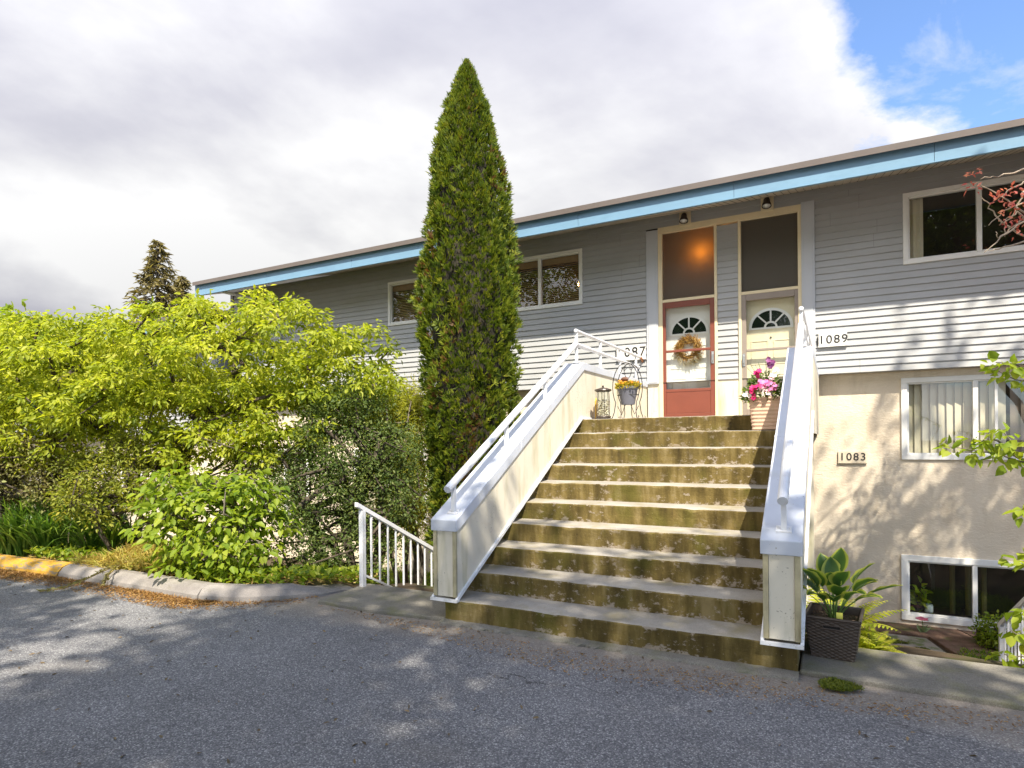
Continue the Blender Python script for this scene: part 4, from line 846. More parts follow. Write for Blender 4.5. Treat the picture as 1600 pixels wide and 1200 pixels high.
# ---------------------------------------------------------------- plants
BARK=barkmat('dark_bark',(.035,.026,.018),(.10,.075,.05)); BARK2=barkmat('grey_bark',(.10,.08,.06),(.20,.17,.13))
L_LIME=leafmat('lime_leaf',[(0,(.075,.12,.014)),(.3,(.22,.265,.02)),(.75,(.375,.395,.035)),(1,(.51,.49,.075))],.45)
L_MID=leafmat('fresh_green_leaf',[(0,(.08,.14,.012)),(.5,(.20,.27,.022)),(1,(.34,.37,.045))],.45)
L_DARK=leafmat('dark_green_leaf',[(0,(.045,.08,.02)),(.5,(.11,.155,.038)),(.9,(.21,.24,.07)),(1,(.33,.33,.11))],.4)
L_OLIVE=leafmat('olive_brown_leaf',[(0,(.07,.055,.02)),(.4,(.15,.125,.04)),(.8,(.22,.23,.07)),(1,(.33,.33,.13))],.25)
L_BAMBOO=leafmat('yellow_green_fine_leaf',[(0,(.15,.18,.015)),(.5,(.29,.30,.03)),(1,(.40,.37,.05))],.45)
L_STRAP=leafmat('strap_leaf',[(0,(.022,.055,.010)),(.6,(.095,.18,.025)),(1,(.22,.30,.055))],.4,.35)
L_TREE=leafmat('broad_tree_leaf',[(0,(.05,.085,.016)),(.6,(.12,.165,.03)),(1,(.20,.23,.045))],.4)
L_RED=leafmat('red_leaf',[(0,(.30,.05,.05)),(.5,(.52,.13,.12)),(1,(.64,.27,.24))],.42)
L_FERN=leafmat('fern_leaf',[(0,(.19,.24,.015)),(.5,(.36,.39,.03)),(1,(.48,.46,.05))],.45)

def gz(x,y): return terrain(x,y)
def sample_ell(n,ells,shell=.45):
    w_=np.array([e[1][0]*e[1][1]*e[1][2] for e in ells])**.75; ix=RNG.choice(len(ells),n,p=w_/w_.sum()); d=unit(RNG.normal(0,1,(n,3))); r=(shell+(1-shell)*RNG.random(n))**.6
    c=np.array([e[0] for e in ells]); s=np.array([e[1] for e in ells]); P=c[ix]+(_rt*1.0)[None]*(d[:,0]*r*s[ix,0])[:,None]+_fw[None]*(d[:,1]*r*s[ix,1])[:,None]+np.array([0,0,1.])[None]*(d[:,2]*r*s[ix,2])[:,None]
    return P,d
def ell(u,v,D,ru,rv,rd): return (tuple(at_d(u,v,D)),(ru*D/F,rd,rv*D/F))
def sprays(C,outd,per,Lw,spread,flat=.35,droop=.15,up=.0,lw=.5,nr=.5):
    """leaf sprays: per leaves along short twigs round every centre"""
    n=len(C); k=np.repeat(np.arange(n),per); m_=len(k)
    a=RNG.random(m_)*6.283; q=RNG.random(m_)**.6
    ax=unit(outd[k]*np.array([1,1,.4])+RNG.normal(0,.6,(m_,3)))
    off=np.stack([np.cos(a),np.sin(a),RNG.normal(0,flat,m_)],1)*(q*spread)[:,None]+ax*(spread*.5*RNG.random(m_))[:,None]
    off[:,2]-=droop*q*spread
    P=C[k]+off; D=unit(off*1.2+RNG.normal(0,.45*spread,(m_,3))); D[:,2]+=up-droop; Nn=np.array([0,0,1.])+RNG.normal(0,nr,(m_,3))
    Ln=Lw[0]+(Lw[1]-Lw[0])*RNG.random(m_); return P,D,Nn,Ln,Ln*lw*(.85+.3*RNG.random(m_)),k
def tinted(k,n,amp=.5):
    base=RNG.random(n); return np.clip(base[k]*amp+RNG.random(len(k))*(1-amp),0,1)

# big lime-green tree over the kerb
def big_shrub(name,label,cat,ells,base,ncl,per,Lw,spread,mat,trunk_h,r0,stems=1,bark=BARK,shell=.4,flat=.3,droop=.2,lw=.5,tips=(),nr=.5,extra=None):
    root=empty(name,base,label,cat); b=np.array(base)
    C,od=sample_ell(ncl,ells,shell)
    if len(tips): C=np.concatenate([C,np.array([tuple(t) for t in tips])]); od=np.concatenate([od,np.tile([0,0,.6],(len(tips),1))])
    P,D,Nn,Ln,W,k=sprays(C,od,per,Lw,spread,flat,droop,lw=lw,nr=nr)
    leaves('crown',P-b,D,Nn,Ln,W,mat,root,tinted(k,len(C),.45))
    mb=MB(); sub=C[RNG.permutation(len(C))[:min(len(C),220)]]
    for s in range(stems):
        a=6.283*s/stems+.4; e=.0 if stems==1 else .28
        rt_=[(b[0]+e*.35*math.cos(a),b[1]+e*.35*math.sin(a),b[2]-.1),(b[0]+e*math.cos(a)+.05,b[1]+e*math.sin(a),b[2]+trunk_h*.5),(b[0]+e*1.5*math.cos(a)-.04,b[1]+e*1.5*math.sin(a),b[2]+trunk_h)]
        branches(mb,rt_,[tuple(x) for x in sub[s::stems]],r0,.005)
    mb.v=[tuple(np.array(v)-b) for v in mb.v]; mb.build('trunk',bark,root,smooth=True)
    return root
bx,by=at_d(285,700,8.9)[:2]; 
lime_e=[ell(40,575,9.4,165,80,1.3),ell(190,580,9.0,150,88,1.5),ell(330,560,8.8,135,92,1.5),ell(440,560,8.7,115,88,1.3),ell(535,590,8.8,80,62,1.0),ell(455,640,8.5,110,52,.9),ell(240,640,8.7,150,48,1.2),ell(90,640,9.2,130,42,1.0),ell(-60,590,9.6,130,80,1.2),ell(330,690,8.3,80,34,.7),ell(430,685,8.2,70,34,.6),ell(110,695,8.9,110,30,.8)]
tips=[at_d(u,v,8.7+.2*random.random()) for u,v in [(403,462),(408,452),(400,472),(455,478),(462,470),(448,488),(545,520),(565,515),(580,512),(590,518),(600,540),(612,545),(560,545),(590,575),(600,590),(612,600),(30,488),(60,495),(110,500),(165,488),(175,498),(190,505),(300,480),(330,478),(270,490),(350,492),(480,492),(500,505),(530,515),(130,492)]]
big_shrub('lime_tree',"broad lime-green leafy tree arching over the kerb at left",'tree',lime_e,(bx,by,gz(bx,by)),1050,54,(.035,.112),.17,L_LIME,1.2,.10,tips=tips,shell=.42,flat=.28,droop=.28,lw=.46)
x,y=at_d(300,640,11.5)[:2]
# bush at the kerb
e=[ell(330,800,6.95,92,62,.45),ell(295,758,7.05,70,36,.4),ell(385,770,7.0,52,42,.4),ell(330,860,6.75,100,28,.35),ell(250,830,6.8,34,30,.25),ell(405,830,6.9,40,36,.3)]
x,y=at_z(335,880,.06); big_shrub('kerb_bush','bright green broad-leaved bush growing right behind the grey kerb','bush',e,(x,y+.25,gz(x,y+.25)),150,19,(.06,.125),.20,L_MID,.25,.03,stems=5,bark=BARK2,shell=.3,flat=.14,droop=.3,lw=.6,nr=.35)
# fine dark shrub
e=[ell(545,690,8.4,85,75,.8),ell(490,760,8.2,75,70,.7),ell(590,780,8.4,70,80,.7),ell(540,640,8.5,65,50,.6),ell(560,860,8.0,70,45,.5),ell(470,850,7.8,55,50,.5),ell(620,720,8.7,45,70,.5)]
x,y=at_d(550,880,8.4)[:2]; big_shrub('fine_leaved_shrub','tall dark fine-leaved shrub with several stems, left of the cypress','shrub',e,(x,y,gz(x,y)),520,62,(.028,.055),.17,L_DARK,.9,.06,stems=5,shell=.3,flat=.6,droop=.05,lw=.5,nr=.9)
# yellow-green feathery shrub behind it
e=[ell(620,680,10.2,48,75,.6),ell(645,640,10.4,35,45,.5),ell(590,650,10.3,60,45,.5),ell(630,770,10.0,45,70,.6),ell(560,630,10.2,70,30,.5)]
x,y=at_d(625,850,10.2)[:2]; big_shrub('feathery_shrub','yellow-green feathery shrub between the dark shrub and the cypress','shrub',e,(x,y,gz(x,y)),300,70,(.05,.10),.22,L_BAMBOO,.8,.04,stems=6,bark=BARK2,shell=.3,flat=.7,droop=.25,lw=.2,nr=.9)
# olive shrub at far left
e=[ell(45,730,8.8,85,60,.7),ell(-40,730,9.0,80,70,.7),ell(100,760,8.6,40,35,.5)]
x,y=at_d(40,800,8.8)[:2]; big_shrub('rhododendron','olive-brown small-leaved shrub behind the strap-leaved clumps at the left edge','shrub',e,(x,y,gz(x,y)),300,40,(.035,.07),.15,L_OLIVE,.5,.05,stems=4,shell=.4,flat=.6,droop=.0,lw=.5,nr=.8)
e=[ell(180,735,8.3,70,50,.6),ell(235,700,8.4,50,40,.5),ell(150,780,8.0,60,30,.5),ell(400,720,8.6,55,38,.5),ell(260,770,8.0,60,40,.4)]
x,y=at_d(190,800,8.3)[:2]; big_shrub('yellowing_shrub','thin yellowing shrub under the lime tree, behind the kerb','shrub',e,(x,y,gz(x,y)),270,40,(.035,.075),.16,leafmat('yellowing_leaf',[(0,(.10,.11,.02)),(.5,(.22,.25,.03)),(1,(.38,.33,.05))],.4),.5,.03,stems=4,shell=.3,flat=.6,droop=.1,lw=.42,nr=.8)
e=[ell(690,830,8.5,40,60,.4),ell(640,880,8.8,50,30,.4)]
x,y=at_d(690,880,8.6)[:2]
# foliage tree far left
e=[ell(-20,560,17,95,70,2.0),ell(60,575,18,80,60,2.)]
x,y=at_d(10,640,17.5)[:2]; big_shrub('broadleaf_tree','fresh green tree rising beyond the lime tree at the far left','tree',e,(x,y,-1.2),260,50,(.14,.24),.5,L_MID,2.0,.14,shell=.5,flat=.5,droop=.2)

# column cypress
def cypress():
    cx,cy=-4.62,7.55; z0=gz(cx,cy)-.05; root=empty('cypress',(cx,cy,z0),'tall dense columnar cypress left of the stairs, reaching well above the roof','tree')
    Hh=7.03-z0; zs_=np.array([z0,.9,1.68,2.39,3.1,3.81,4.28,4.99,5.7,6.41,6.88,7.03]); prof=lambda t: np.interp(np.asarray(t)*Hh+z0,zs_,np.array([.50,.62,.69,.72,.745,.755,.71,.60,.465,.29,.11,.02])*.86)
    n=17000; t=RNG.random(n)**.93; a=RNG.random(n)*6.283
    lump=1+.07*np.sin(a*3+t*17)+.06*np.sin(a*7-t*41)+.06*np.sin(a*11+t*63)+.05*np.sin(a*19-t*97)
    nc=620; ct=RNG.random(nc)**.9; ca=RNG.random(nc)*6.283
    da=np.abs((a[:,None]-ca[None]+math.pi)%(2*math.pi)-math.pi)*np.maximum(prof(t),.1)[:,None]; dz_=(t[:,None]-ct[None])*Hh*.75; dd=np.sqrt(da**2+dz_**2); ic=dd.argmin(1); dm=dd.min(1)
    bul=np.clip(1-dm/.15,-.4,1)*.075*np.minimum(1,prof(t)/.35)
    r=prof(t)*lump+bul-.05*RNG.random(n)**2; od=np.stack([np.cos(a),np.sin(a),np.zeros(n)],1)
    C=od*r[:,None]; C[:,2]=t*Hh
    blades=9; k=np.repeat(np.arange(n),blades); m_=len(k)
    fan=RNG.normal(0,.55,m_); rollv=RNG.random(n)*3.14; up=np.array([0,0,1.]); tang=np.cross(up[None],od); 
    cd_=np.stack([np.cos(ca),np.sin(ca),np.zeros(nc)],1)*np.maximum(prof(ct),.1)[:,None]; cd_[:,2]=ct*Hh; away=unit(C-(cd_*.93)[ic]-np.array([0,0,.06]))
    ax=unit(away*.9+od*RNG.uniform(.35,1.1,(n,1))+up*RNG.uniform(.45,1.2,(n,1))+RNG.normal(0,.25,(n,3))); sd=unit(np.cross(ax,od*np.sin(rollv)[:,None]+tang*np.cos(rollv)[:,None]+1e-3))
    D=unit(ax[k]*np.cos(fan)[:,None]+sd[k]*np.sin(fan)[:,None]+RNG.normal(0,.12,(m_,3))); Nn=np.cross(ax,sd)[k]
    sz=(.5+.5*np.minimum(1,prof(t)/.4))
    Ln=RNG.uniform(.04,.10,m_)*sz[k]; P=C[k]-ax[k]*.05*sz[k][:,None]+sd[k]*RNG.normal(0,.016,(m_,1))
    brown=(np.sin(a*2.1+t*9)+np.sin(a*5.3-t*23)+RNG.normal(0,.9,n))>2.7-.9*(1-t)
    tt=np.clip(RNG.normal(.45,.2,n),0.08,1); tt=tt[k]+RNG.normal(0,.1,m_); tt=np.where(brown[k],RNG.uniform(0,.06,m_),np.clip(tt,.1,1))
    mt=leafmat('cypress_spray',[(0,(.17,.085,.035)),(.075,(.16,.09,.035)),(.085,(.045,.078,.009)),(.45,(.125,.170,.014)),(.8,(.235,.255,.022)),(1,(.34,.33,.03))],.36)
    Nn=Nn+od[k]*.3
    leaves('crown',P,D,Nn,Ln,Ln*.17,mt,root,tt,fold=.08,droop=.1)
    mb=MB(); rings=26; b=0
    for i in range(rings):
        tt_=i/(rings-1)
        for j in range(18):
            aa=j/18*6.283; rr=float(prof(tt_))*.78*(1+.08*math.sin(aa*5+i)); mb.v.append((rr*math.cos(aa),rr*math.sin(aa),tt_*Hh*.985))
    for i in range(rings-1):
        for j in range(18): mb.f.append((i*18+j,i*18+(j+1)%18,(i+1)*18+(j+1)%18,(i+1)*18+j)); mb.m.append(0)
    mb.build('inner_core',barkmat('dark_inner_core',(.010,.010,.004),(.035,.026,.012)),root,smooth=True)  # solid near-black core keeps the gaps between the sprays dark
    mb=MB(); mb.tube([(0,0,-.3),(0,0,.5),(.0,0,Hh*.9)],[.12,.10,.02],10); mb.build('trunk',BARK,root,smooth=True)
    # leader tip
    return root
cypress()
# spruces far behind
def spruce(u,vt,D,label,vb=520,seed=1,lean=0):
    rr=np.random.default_rng(seed); b=at_d(u,vb,D); x,y=b.x,b.y; top=at_d(u,vt,D).z; z0=-1.2; Hh=top-z0; root=empty('spruce',(x,y,z0),label,'tree','spruces behind the houses')
    mb=MB(); mb.tube([(0,0,0),(0,0,Hh*.6),(0,0,Hh)],[.22,.12,.015],8); P=[];Dd=[]
    for i in range(46):
        t=(i/45)**.8; z=Hh*(.45+.55*t); ln=(1-t)**.8*Hh*.21*rr.uniform(.6,1.15)+.12; nb=int(6+4*(1-t))
        for j in range(nb):
            a=rr.uniform(0,6.283); l=ln*rr.uniform(.6,1.1); end=Vector((l*math.cos(a),l*math.sin(a),z-l*.28)); mb.tube([(0,0,z),(end.x*.6,end.y*.6,z-l*.22),end],[.03,.018,.006],4,cap=False)
            m_=int(6+l*10)
            for q in range(m_):
                f=rr.uniform(.12,1)**.8; p=Vector((end.x*f,end.y*f,z-l*.28*f-.03)); P.append(p); Dd.append((math.cos(a)*.7+rr.normal(0,.6),math.sin(a)*.7+rr.normal(0,.6),-.35+rr.normal(0,.35)))
    n=len(P); leaves('crown',np.array([tuple(p) for p in P]),np.array(Dd),rr.normal(0,.6,(n,3))+np.array([0,0,1.]),rr.uniform(.18,.42,n),rr.uniform(.05,.10,n),L_SPRUCE,root)
    mb.build('trunk',BARK,root); return root
L_SPRUCE=leafmat('spruce_needles',[(0,(.09,.07,.035)),(.5,(.17,.14,.055)),(1,(.27,.22,.08))],.3)
spruce(247,376,30,'taller slender spruce behind the lime tree at left',seed=3); spruce(284,432,33,'shorter spruce just right of the taller one, behind the lime tree',seed=5)

# strap-leaved clumps, each a plant of its own
cl=[(5,868,.62),(38,866,.66),(72,868,.62),(108,866,.6),(142,868,.55),(172,866,.5),(20,830,.66),(60,826,.68),(100,824,.64),(140,826,.62),(178,832,.56),(205,850,.45),(40,800,.6),(85,796,.6),(125,798,.58),(-25,855,.65),(-15,815,.65),(160,803,.5)]
words=['leftmost front','second','third','fourth','fifth','sixth']
names=[]
for i,(u,v,s) in enumerate(cl):
    x,y=at_z(u,v,.06); y=max(y,yb(x)+.42); z=gz(x,y); root=empty('strap_leaved_plant',(x,y,max(z,.0)),'dark green arching strap-leaved clump in the bed behind the yellow kerb','plant','strap-leaved clumps behind the yellow kerb')
    n=84; a=RNG.random(n)*6.283; rr=RNG.random(n)*.10; P=np.stack([np.cos(a)*rr,np.sin(a)*rr,np.zeros(n)-.03],1)
    strip_leaves('leaves',P,a+RNG.normal(0,.3,n),1.5*s*RNG.uniform(.75,1.25,n),RNG.uniform(.022,.036,n),RNG.uniform(1.15,1.5,n),RNG.uniform(1.2,2.7,n),L_STRAP,root)
# low growth along the bed, straw and needles: stuff
def scatter(name,n,poly,Lr,W,mat,up,z=None,dz=.02,kind='stuff',nr=.6,dens=None):
    P=[]
    xs=[p[0] for p in poly]; ys_=[p[1] for p in poly]
    def inside(x,y):
        c=False; j=len(poly)-1
        for i in range(len(poly)):
            if (poly[i][1]>y)!=(poly[j][1]>y) and x<(poly[j][0]-poly[i][0])*(y-poly[i][1])/(poly[j][1]-poly[i][1])+poly[i][0]: c=not c
            j=i
        return c
    while len(P)<n:
        x=random.uniform(min(xs),max(xs)); y=random.uniform(min(ys_),max(ys_))
        if inside(x,y) and (dens is None or random.random()<dens(x,y)): P.append((x,y,(gz(x,y) if z is None else z)+random.random()*dz))
    P=np.array(P); D=RNG.normal(0,1,(n,3)); D[:,2]=up+np.abs(D[:,2])*.3*(up>0)
    o=leaves(name,P,D,RNG.normal(0,nr,(n,3))+np.array([0,0,1.]),RNG.uniform(Lr[0],Lr[1],n),W,mat); return tag(o,None,None,None,kind)
bed=[(k.x,k.y+.30) for k in kpts[2:]]+[(-4.55,5.4),(-5,6.2),(-8,5.6),(-11,5.2)]
scatter('ground_cover',4200,bed,(.05,.11),.045,L_MID,.5,dz=.12)
scatter('leaf_litter',5200,bed,(.03,.09),.012,leafmat('dry_straw',[(0,(.16,.09,.03)),(.6,(.36,.24,.07)),(1,(.52,.40,.14))],.2),.12,dz=.05)
straw=[at_z(u,v,.1) for u,v in ((110,885),(170,880),(230,852),(275,870),(262,898),(200,895),(150,892))]
scatter('straw_heap',2600,straw,(.06,.16),.007,leafmat('pale_straw',[(0,(.30,.19,.05)),(.5,(.46,.36,.10)),(1,(.50,.47,.12))],.3),.45,z=.10,dz=.10)
nd=[(k.x,k.y-.02) for k in kpts[1:13]]+[(k.x,k.y-.34) for k in kpts[1:13]][::-1]
NEED=leafmat('orange_needles',[(0,(.12,.06,.02)),(.5,(.29,.14,.035)),(1,(.42,.26,.08))],.05)
def nd_d(x,y):
    d=yb(x)-y; return max(.03,math.exp(-d/.13))*(.25+.75*max(0,math.sin(x*2.1+1.0)*.5+.5))*(1 if x<-5.3 else .35)
scatter('needle_litter',9500,[p for p in nd if p[0]>-10.5],(.02,.05),.0055,NEED,.02,z=.003,dz=.012,dens=nd_d)
rd=[at_z(u,v,0) for u,v in ((480,945),(690,978),(900,1020),(1240,1068),(1600,1120),(1600,1150),(900,1060),(560,965))]
scatter('needle_litter',1500,rd,(.012,.03),.006,NEED,.02,z=.003,dz=.006)
scatter('leaf_litter',420,[(-9,1),(3,1),(3,4.3),(-4.4,4.3),(-9,3.7)],(.02,.045),.014,leafmat('brown_leaf_bits',[(0,(.06,.04,.02)),(1,(.25,.17,.08))],0),.02,z=.004,dz=.004)
G=leafmat('grass_blade',[(0,(.08,.16,.012)),(.6,(.20,.30,.02)),(1,(.34,.40,.04))],.4)
scatter('grass',15000,[(-10,8.0),(-2.9,8.0),(-2.9,10.66),(-10,10.66)],(.05,.11),.012,G,1.2,dz=.01,nr=1)
scatter('grass',5000,[(1.25,8.0),(2.6,8.0),(2.6,9.75),(1.45,9.7),(1.38,9.3)],(.05,.11),.012,G,1.2,z=-1.24,dz=.01,nr=1)
MOSS=leafmat('moss',[(0,(.07,.10,.01)),(1,(.2,.22,.02))],.2)
mo=[at_z(u,v,.04) for u,v in ((1278,1060),(1300,1056),(1330,1064),(1350,1072),(1320,1075),(1285,1070))]
scatter('moss',2600,mo,(.008,.022),.006,MOSS,.8,z=.012,dz=.018)
for pl_ in (((-.05,9.75),(.45,9.9),(.9,9.75),(.5,9.55)),((.55,9.25),(1.15,9.35),(1.05,9.6),(.75,9.45))):
    scatter('moss',2400,list(pl_),(.015,.035),.010,MOSS,.8,z=-1.226,dz=.02)
# twig lying over the kerb
tw=empty('fallen_branch',(*at_z(150,905,.05),.05),'dry leafy branch lying over the kerb next to the yellow paint','branch'); tb=Vector(tw.location)
pt=[Vector((*at_z(u,v,z),z)) for u,v,z in ((230,868,.2),(190,880,.19),(160,893,.15),(130,907,.10),(98,920,.03),(62,924,.015))]; pt2=[Vector((*at_z(u,v,z),z)) for u,v,z in ((200,874,.2),(180,888,.17),(168,900,.13),(163,912,.04))]
mb=MB(); P=[];Dd=[]
for pp in (pt,pt2):
    mb.tube([p-tb for p in pp],.007,6)
    for a,b in zip(pp,pp[1:]):
        for q in range(34): P.append(tuple(a.lerp(b,random.random())-tb+Vector((0,0,.01)))); Dd.append(tuple((b-a).normalized()+Vector((random.gauss(0,.7),random.gauss(0,.7),random.gauss(.2,.3)))))
mb.build('stem',barkmat('dry_stem',(.25,.16,.06),(.4,.3,.12)),tw); leaves('dry_leaves',np.array(P),np.array(Dd),RNG.normal(0,1,(len(P),3))+np.array([0,0,1.]),RNG.uniform(.03,.06,len(P)),.012,leafmat('dry_green_leaf',[(0,(.16,.13,.04)),(1,(.34,.31,.08))],.2),tw)

# ferns behind the planter
def fern(x,y,z,s,label,n=26,seed=2):
    rr=random.Random(seed); root=empty('fern',(x,y,z),label,'fern'); P=[];D=[];Nn=[];Ln=[]; mb=MB()
    for i in range(n):
        az=i/n*6.283+rr.uniform(-.2,.2); l=s*rr.uniform(.7,1.1); ang=rr.uniform(1.0,1.4); h=Vector((math.cos(az),math.sin(az),0)); sd=Vector((-math.sin(az),math.cos(az),0)); p=Vector((0,0,0)); pts=[p.copy()]; bend=rr.uniform(.9,1.7); K=22
        for k in range(K):
            d=h*math.cos(ang)+Vector((0,0,1))*math.sin(ang); p=p+d*l/K; ang-=bend/K; pts.append(p.copy()); t=(k+1)/K
            w_=.30*l*math.sin(math.pi*min(1,.12+t*.88))**.9*(1-.3*t)+.01
            if t>.15:
                for s_ in (-1,1):
                    P.append(tuple(p)); D.append(tuple(sd*s_+d*.45-Vector((0,0,.12)))); Nn.append(tuple(sd.cross(d)*-1+Vector((0,0,.3)))); Ln.append(w_*.62)
        mb.tube(pts[::3],.003,4,cap=False)
    Ln=np.array(Ln); leaves('fronds',P,D,Nn,Ln,Ln*.26+.006,L_FERN,root,fold=.05); mb.build('stalks',barkmat('fern_stalk',(.16,.12,.03),(.25,.22,.05)),root); return root
fern(-.02,5.5,-.12,.62,'bright yellow-green fern behind the wicker planter',26)
fern(-.10,5.22,-.05,.42,'small yellow-green fern low between the right stair wall and the planter',18,5)
fern(.22,5.32,-.12,.34,'small yellow-green fern spilling right of the wicker planter',18,7)

# bits by the basement window
tx2,tz2=at_y(1441,985,10.33); tl=empty('tulip',(tx2,10.33,-1.21),'single pink tulip in the mulch under the basement window','flower')
mb=MB(); mb.tube([(0,0,0),(.004,0,.1),(0,0,.19)],.005,6); mb.build('stem',barkmat('tulip_stem',(.12,.2,.06),(.2,.3,.1)),tl)
blossoms('petals',[(0,0,.18),(0,0,.185),(0,0,.19)],[(0,0,1),(.1,0,1),(0,-.1,1)],.085,leafmat('tulip_petal',[(0,(.62,.12,.22)),(1,(.76,.34,.42))],.3),tl,5)
leaves('leaf',np.zeros((5,3)),np.array([[.5,-.2,1],[-.5,-.1,1],[.1,-.5,.9],[.6,.1,.5],[-.4,-.4,.6]]),np.array([[0,-1,.4]]*5),.14,.04,leafmat('tulip_leaf',[(0,(.14,.22,.10)),(1,(.25,.32,.16))],.2),tl)
gx_,_=at_y(1535,990,10.2); gp2=MB(); gp2.lathe([(0,0),(.045,0),(.05,.02),(.07,.15),(.075,.16),(.065,.16),(.06,.1),(0,.09)],16); o=gp2.build('garden_light',M['black'],smooth=True); o.location=(gx_,10.2,-1.2); tag(o,'small black cup-shaped garden light below the basement window','garden light')
bx2,_=at_y(1556,985,9.95); e_=[((bx2,9.95,-1.0),(.17,.17,.22))]
big_shrub('small_bush','small fresh green bush beside the black garden light and railing','bush',e_,(bx2,9.95,-1.22),46,26,(.03,.06),.09,L_MID,.15,.012,stems=3,shell=.3,flat=.5,droop=.1,lw=.6)
jx,jz=at_y(1452,948,YS+.16); jz=W5[2]+.09
mb=MB(); mb.lathe([(0,0),(.05,0),(.055,.02),(.055,.10),(.045,.115),(.047,.12),(.04,.118),(.048,.095),(.048,.02),(0,.012)],18); o=mb.build('glass_jar',M['jar'] if 'jar' in M else paint('pale_jar',(.5,.56,.5),.1),smooth=True); o.location=(jx,YS+.2,jz); tag(o,'pale glass jar on the inner sill of the basement window','jar')
hp=empty('house_plant',(jx-.13,YS+.22,jz+.02),'leafy green houseplant inside the basement window beside the jar','plant')
n=46; P=RNG.normal(0,1,(n,3))*np.array([.09,.05,.12])+np.array([.0,0,.17]); leaves('foliage',P,RNG.normal(0,.6,(n,3))+np.array([.2,-.3,-.2]),RNG.normal(0,.4,(n,3))+np.array([0,-.6,.8]),.13,.07,L_MID,hp)
mb=MB(); 
for p in P[:24]: mb.tube([(0,0,-.02),(p[0]*.5,p[1]*.5,p[2]*.6),tuple(p)],.003,4)
mb.build('stems',BARK2,hp)

# shrub reaching in from the right edge
def reach(name,label,cat,base,lines,mat,bark,Lw,lw,per,spread,r=.012,nr=.5,leafy=None):
    root=empty(name,base,label,cat); b=Vector(base); mb=MB(); C=[]
    for ln in lines:
        pts=[at_d(*p) for p in ln]; pts2=[]
        for a,c in zip(pts,pts[1:]): pts2+= [a.lerp(c,t/4)+Vector((random.gauss(0,.008),random.gauss(0,.008),random.gauss(0,.008))) for t in range(4)]
        pts2.append(pts[-1]); k=len(pts2); mb.tube([p-b for p in pts2],[r*(1-.75*i/(k-1)) for i in range(k)],6)
        C+= [tuple(p) for i,p in enumerate(pts2) if i>k*.25 and (leafy is None or random.random()<leafy)]
    return root,mb,C
rb=(2.3,6.0,gz(2.3,6.0))
ln=[[(1690,760,5.0),(1600,722,5.0),(1545,706,5.0),(1480,698,4.95)],[(1600,722,5.0),(1560,690,4.9),(1520,690,4.9)],[(1690,640,5.2),(1620,600,5.2),(1560,580,5.2)],[(1620,600,5.2),(1590,572,5.1),(1556,566,5.1)],[(1690,720,4.8),(1640,690,4.8),(1590,700,4.8),(1562,670,4.8)],[(1690,800,4.6),(1630,790,4.6),(1596,800,4.6)],[(1680,920,4.7),(1620,880,4.7),(1584,872,4.7)],[(1680,1040,4.3),(1620,1000,4.3),(1580,985,4.3)],[(1680,1060,4.2),(1610,1030,4.2),(1570,1022,4.2)],[(1690,990,4.3),(1630,965,4.3),(1596,952,4.3)]]
root,mb,C=reach('leafy_shrub','fresh green large-leaved shrub reaching in from the right edge','shrub',rb,ln,L_MID,BARK2,(.06,.12),.7,5,.1)
b=Vector(rb)
starts=[tuple(at_d(*q)-b) for q in ((1690,760,5.0),(1690,640,5.2),(1690,720,4.8),(1690,800,4.6),(1680,920,4.7),(1680,1040,4.3),(1680,1060,4.2),(1690,990,4.3))]
more=[(random.uniform(-.25,.7),random.uniform(-.9,.5),random.uniform(.4,1.9)) for _ in range(34)]
branches(mb,[(0,0,-.1),(.06,-.02,.35),(-.02,.05,.7)],starts+more,.03,.004,jit=.05)
C+= [tuple(Vector(q)+b) for q in more+starts]
mb.build('branches',BARK2,root,smooth=True); C=np.array(C); P,D,Nn,Ln,W,k=sprays(C,np.tile([-.5,-.3,.2],(len(C),1)),5,(.055,.11),.085,.3,.3,lw=.72,nr=.45); leaves('leaves',P-np.array(rb),D,Nn,Ln,W,L_MID,root,np.clip(RNG.random(len(P))*.6+.3,0,1))

# red-leaved tree standing beyond the right edge
rb=(3.3,7.3,-1.1); b=Vector(rb)
ln=[[(1760,430,6.6),(1640,360,6.5),(1585,320,6.4),(1548,296,6.4),(1520,283,6.4)],[(1640,250,6.5),(1596,266,6.5),(1560,276,6.4),(1532,280,6.4)],[(1660,420,6.4),(1600,370,6.4),(1566,345,6.4),(1548,325,6.4),(1533,308,6.3)],[(1640,330,6.3),(1590,352,6.3),(1556,378,6.3),(1538,395,6.3)],[(1660,375,6.3),(1600,378,6.3),(1562,388,6.3),(1544,392,6.3)],[(1650,300,6.5),(1600,318,6.5),(1566,330,6.4),(1545,352,6.4)],[(1660,350,6.5),(1610,330,6.5),(1580,358,6.4),(1560,372,6.4),(1556,362,6.4)],[(1640,280,6.4),(1600,300,6.4),(1580,340,6.4),(1562,352,6.4)],[(1650,390,6.4),(1605,350,6.4),(1590,330,6.4),(1572,344,6.4),(1570,370,6.4)],[(1640,310,6.4),(1600,285,6.4),(1575,298,6.4),(1560,312,6.4)]]
root,mb,C=reach('red_leaved_tree','red-leaved tree with pale bare twigs in front of the upper right window','tree',rb,ln,L_RED,BARK2,(.04,.07),.5,4,.06,r=.013,leafy=.55)
mb.v=mb.v; 
fol=[((4.3,6.6,5.7),(1.5,1.4,1.2)),((5.5,7.0,6.3),(1.5,1.4,1.4)),((3.9,6.0,4.4),(1.0,1.0,.8)),((5.0,5.4,5.0),(1.3,1.2,1.0))]
Cc,od=sample_ell(260,fol,.3)
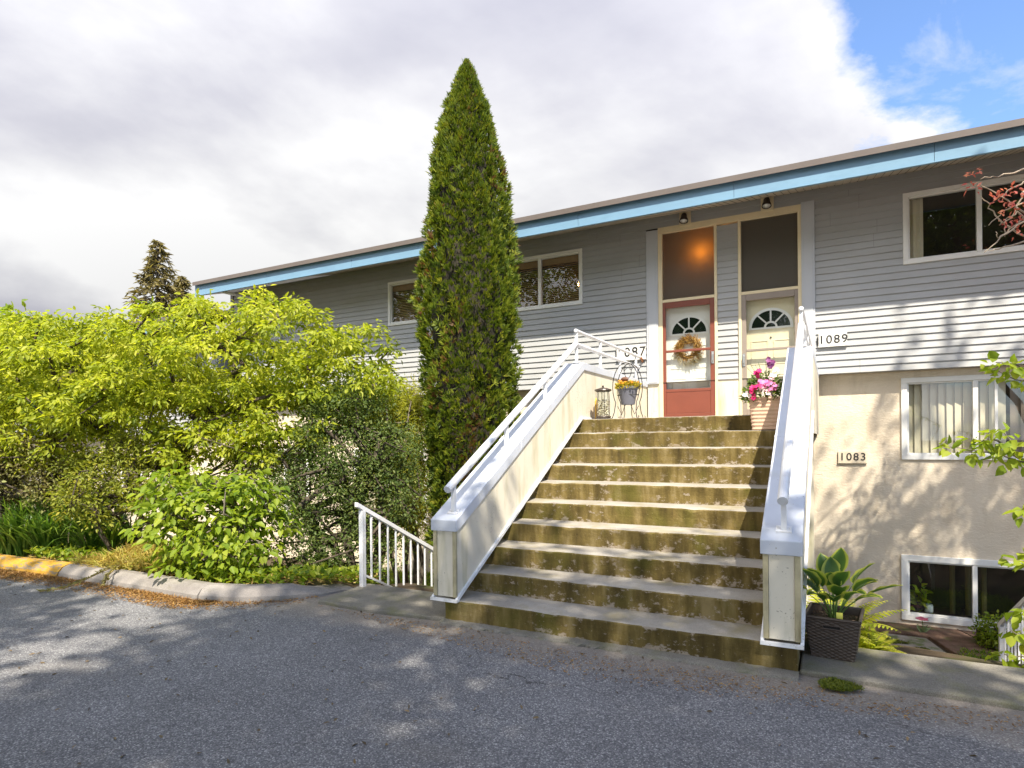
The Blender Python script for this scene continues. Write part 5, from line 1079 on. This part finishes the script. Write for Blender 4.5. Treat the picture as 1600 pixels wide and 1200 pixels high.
starts=[tuple(at_d(*q)-b) for q in ((1760,430,6.6),(1640,250,6.5),(1660,420,6.4),(1640,330,6.3),(1660,375,6.3),(1650,300,6.5),(1660,350,6.5),(1640,280,6.4),(1650,390,6.4),(1640,310,6.4))]
branches(mb,[(0,0,-.1),(.06,.03,.8),(.0,-.06,1.6),(.2,-.1,2.4)],[tuple(x-np.array(rb)) for x in Cc[:170]]+starts,.06,.004,jit=.09)
Cc=np.concatenate([Cc,np.array(starts)+np.array(rb)+np.array([.25,0,.1])]); od=np.concatenate([od,np.tile([.2,-.2,.5],(len(starts),1))])
mb.build('branches',barkmat('pale_twig',(.30,.23,.16),(.46,.38,.28)),root,smooth=True)
P,D,Nn,Ln,W,k=sprays(Cc,od,34,(.06,.11),.30,.5,.2,lw=.5,nr=.8)
C=np.array([tuple(at_d(u,v,6.35)) for u,v in ((1518,268),(1520,272),(1517,294),(1521,291),(1575,300),(1568,306),(1584,296),(1592,322),(1580,318),(1560,312),(1588,338),(1574,326),(1596,352),(1566,340),(1596,300),(1590,364),(1578,352),(1552,308))])
P2,D2,N2,L2,W2_,k2=sprays(C,np.tile([-.3,-.3,.2],(len(C),1)),7,(.035,.065),.055,.5,.1,lw=.42,nr=.8)
leaves('leaves',np.concatenate([P,P2])-np.array(rb),np.concatenate([D,D2]),np.concatenate([Nn,N2]),np.concatenate([Ln,L2]),np.concatenate([W,W2_]),L_RED,root)

# big trees across the road behind the camera: they shade the road and show in the window panes
def big_tree(x,y,h,rad,label,seed,ncl=230,per=30,zc=None,gap=.5):
    rr=np.random.default_rng(seed); root=empty('broadleaf_tree',(x,y,-.03),label,'tree','trees across the road'); zc=zc or h-rad*.75
    n=ncl; d=unit(rr.normal(0,1,(n,3))); r=(gap+(1-gap)*rr.random(n)); C=d*r[:,None]*np.array([rad,rad,rad*.75])+np.array([0,0,zc])
    P,D,Nn,Ln,W,k=sprays(C,d,per,(.14,.26),.62,.5,.2,lw=.6,nr=.8); leaves('crown',P,D,Nn,Ln,W,L_TREE,root)
    mb=MB(); branches(mb,[(0,0,-.2),(.05,.05,zc*.35),(0,.1,zc*.7)],[tuple(c) for c in C[:150]],.26,.012); mb.build('trunk',BARK,root,smooth=True); return root
for a in TREES: big_tree(*a)
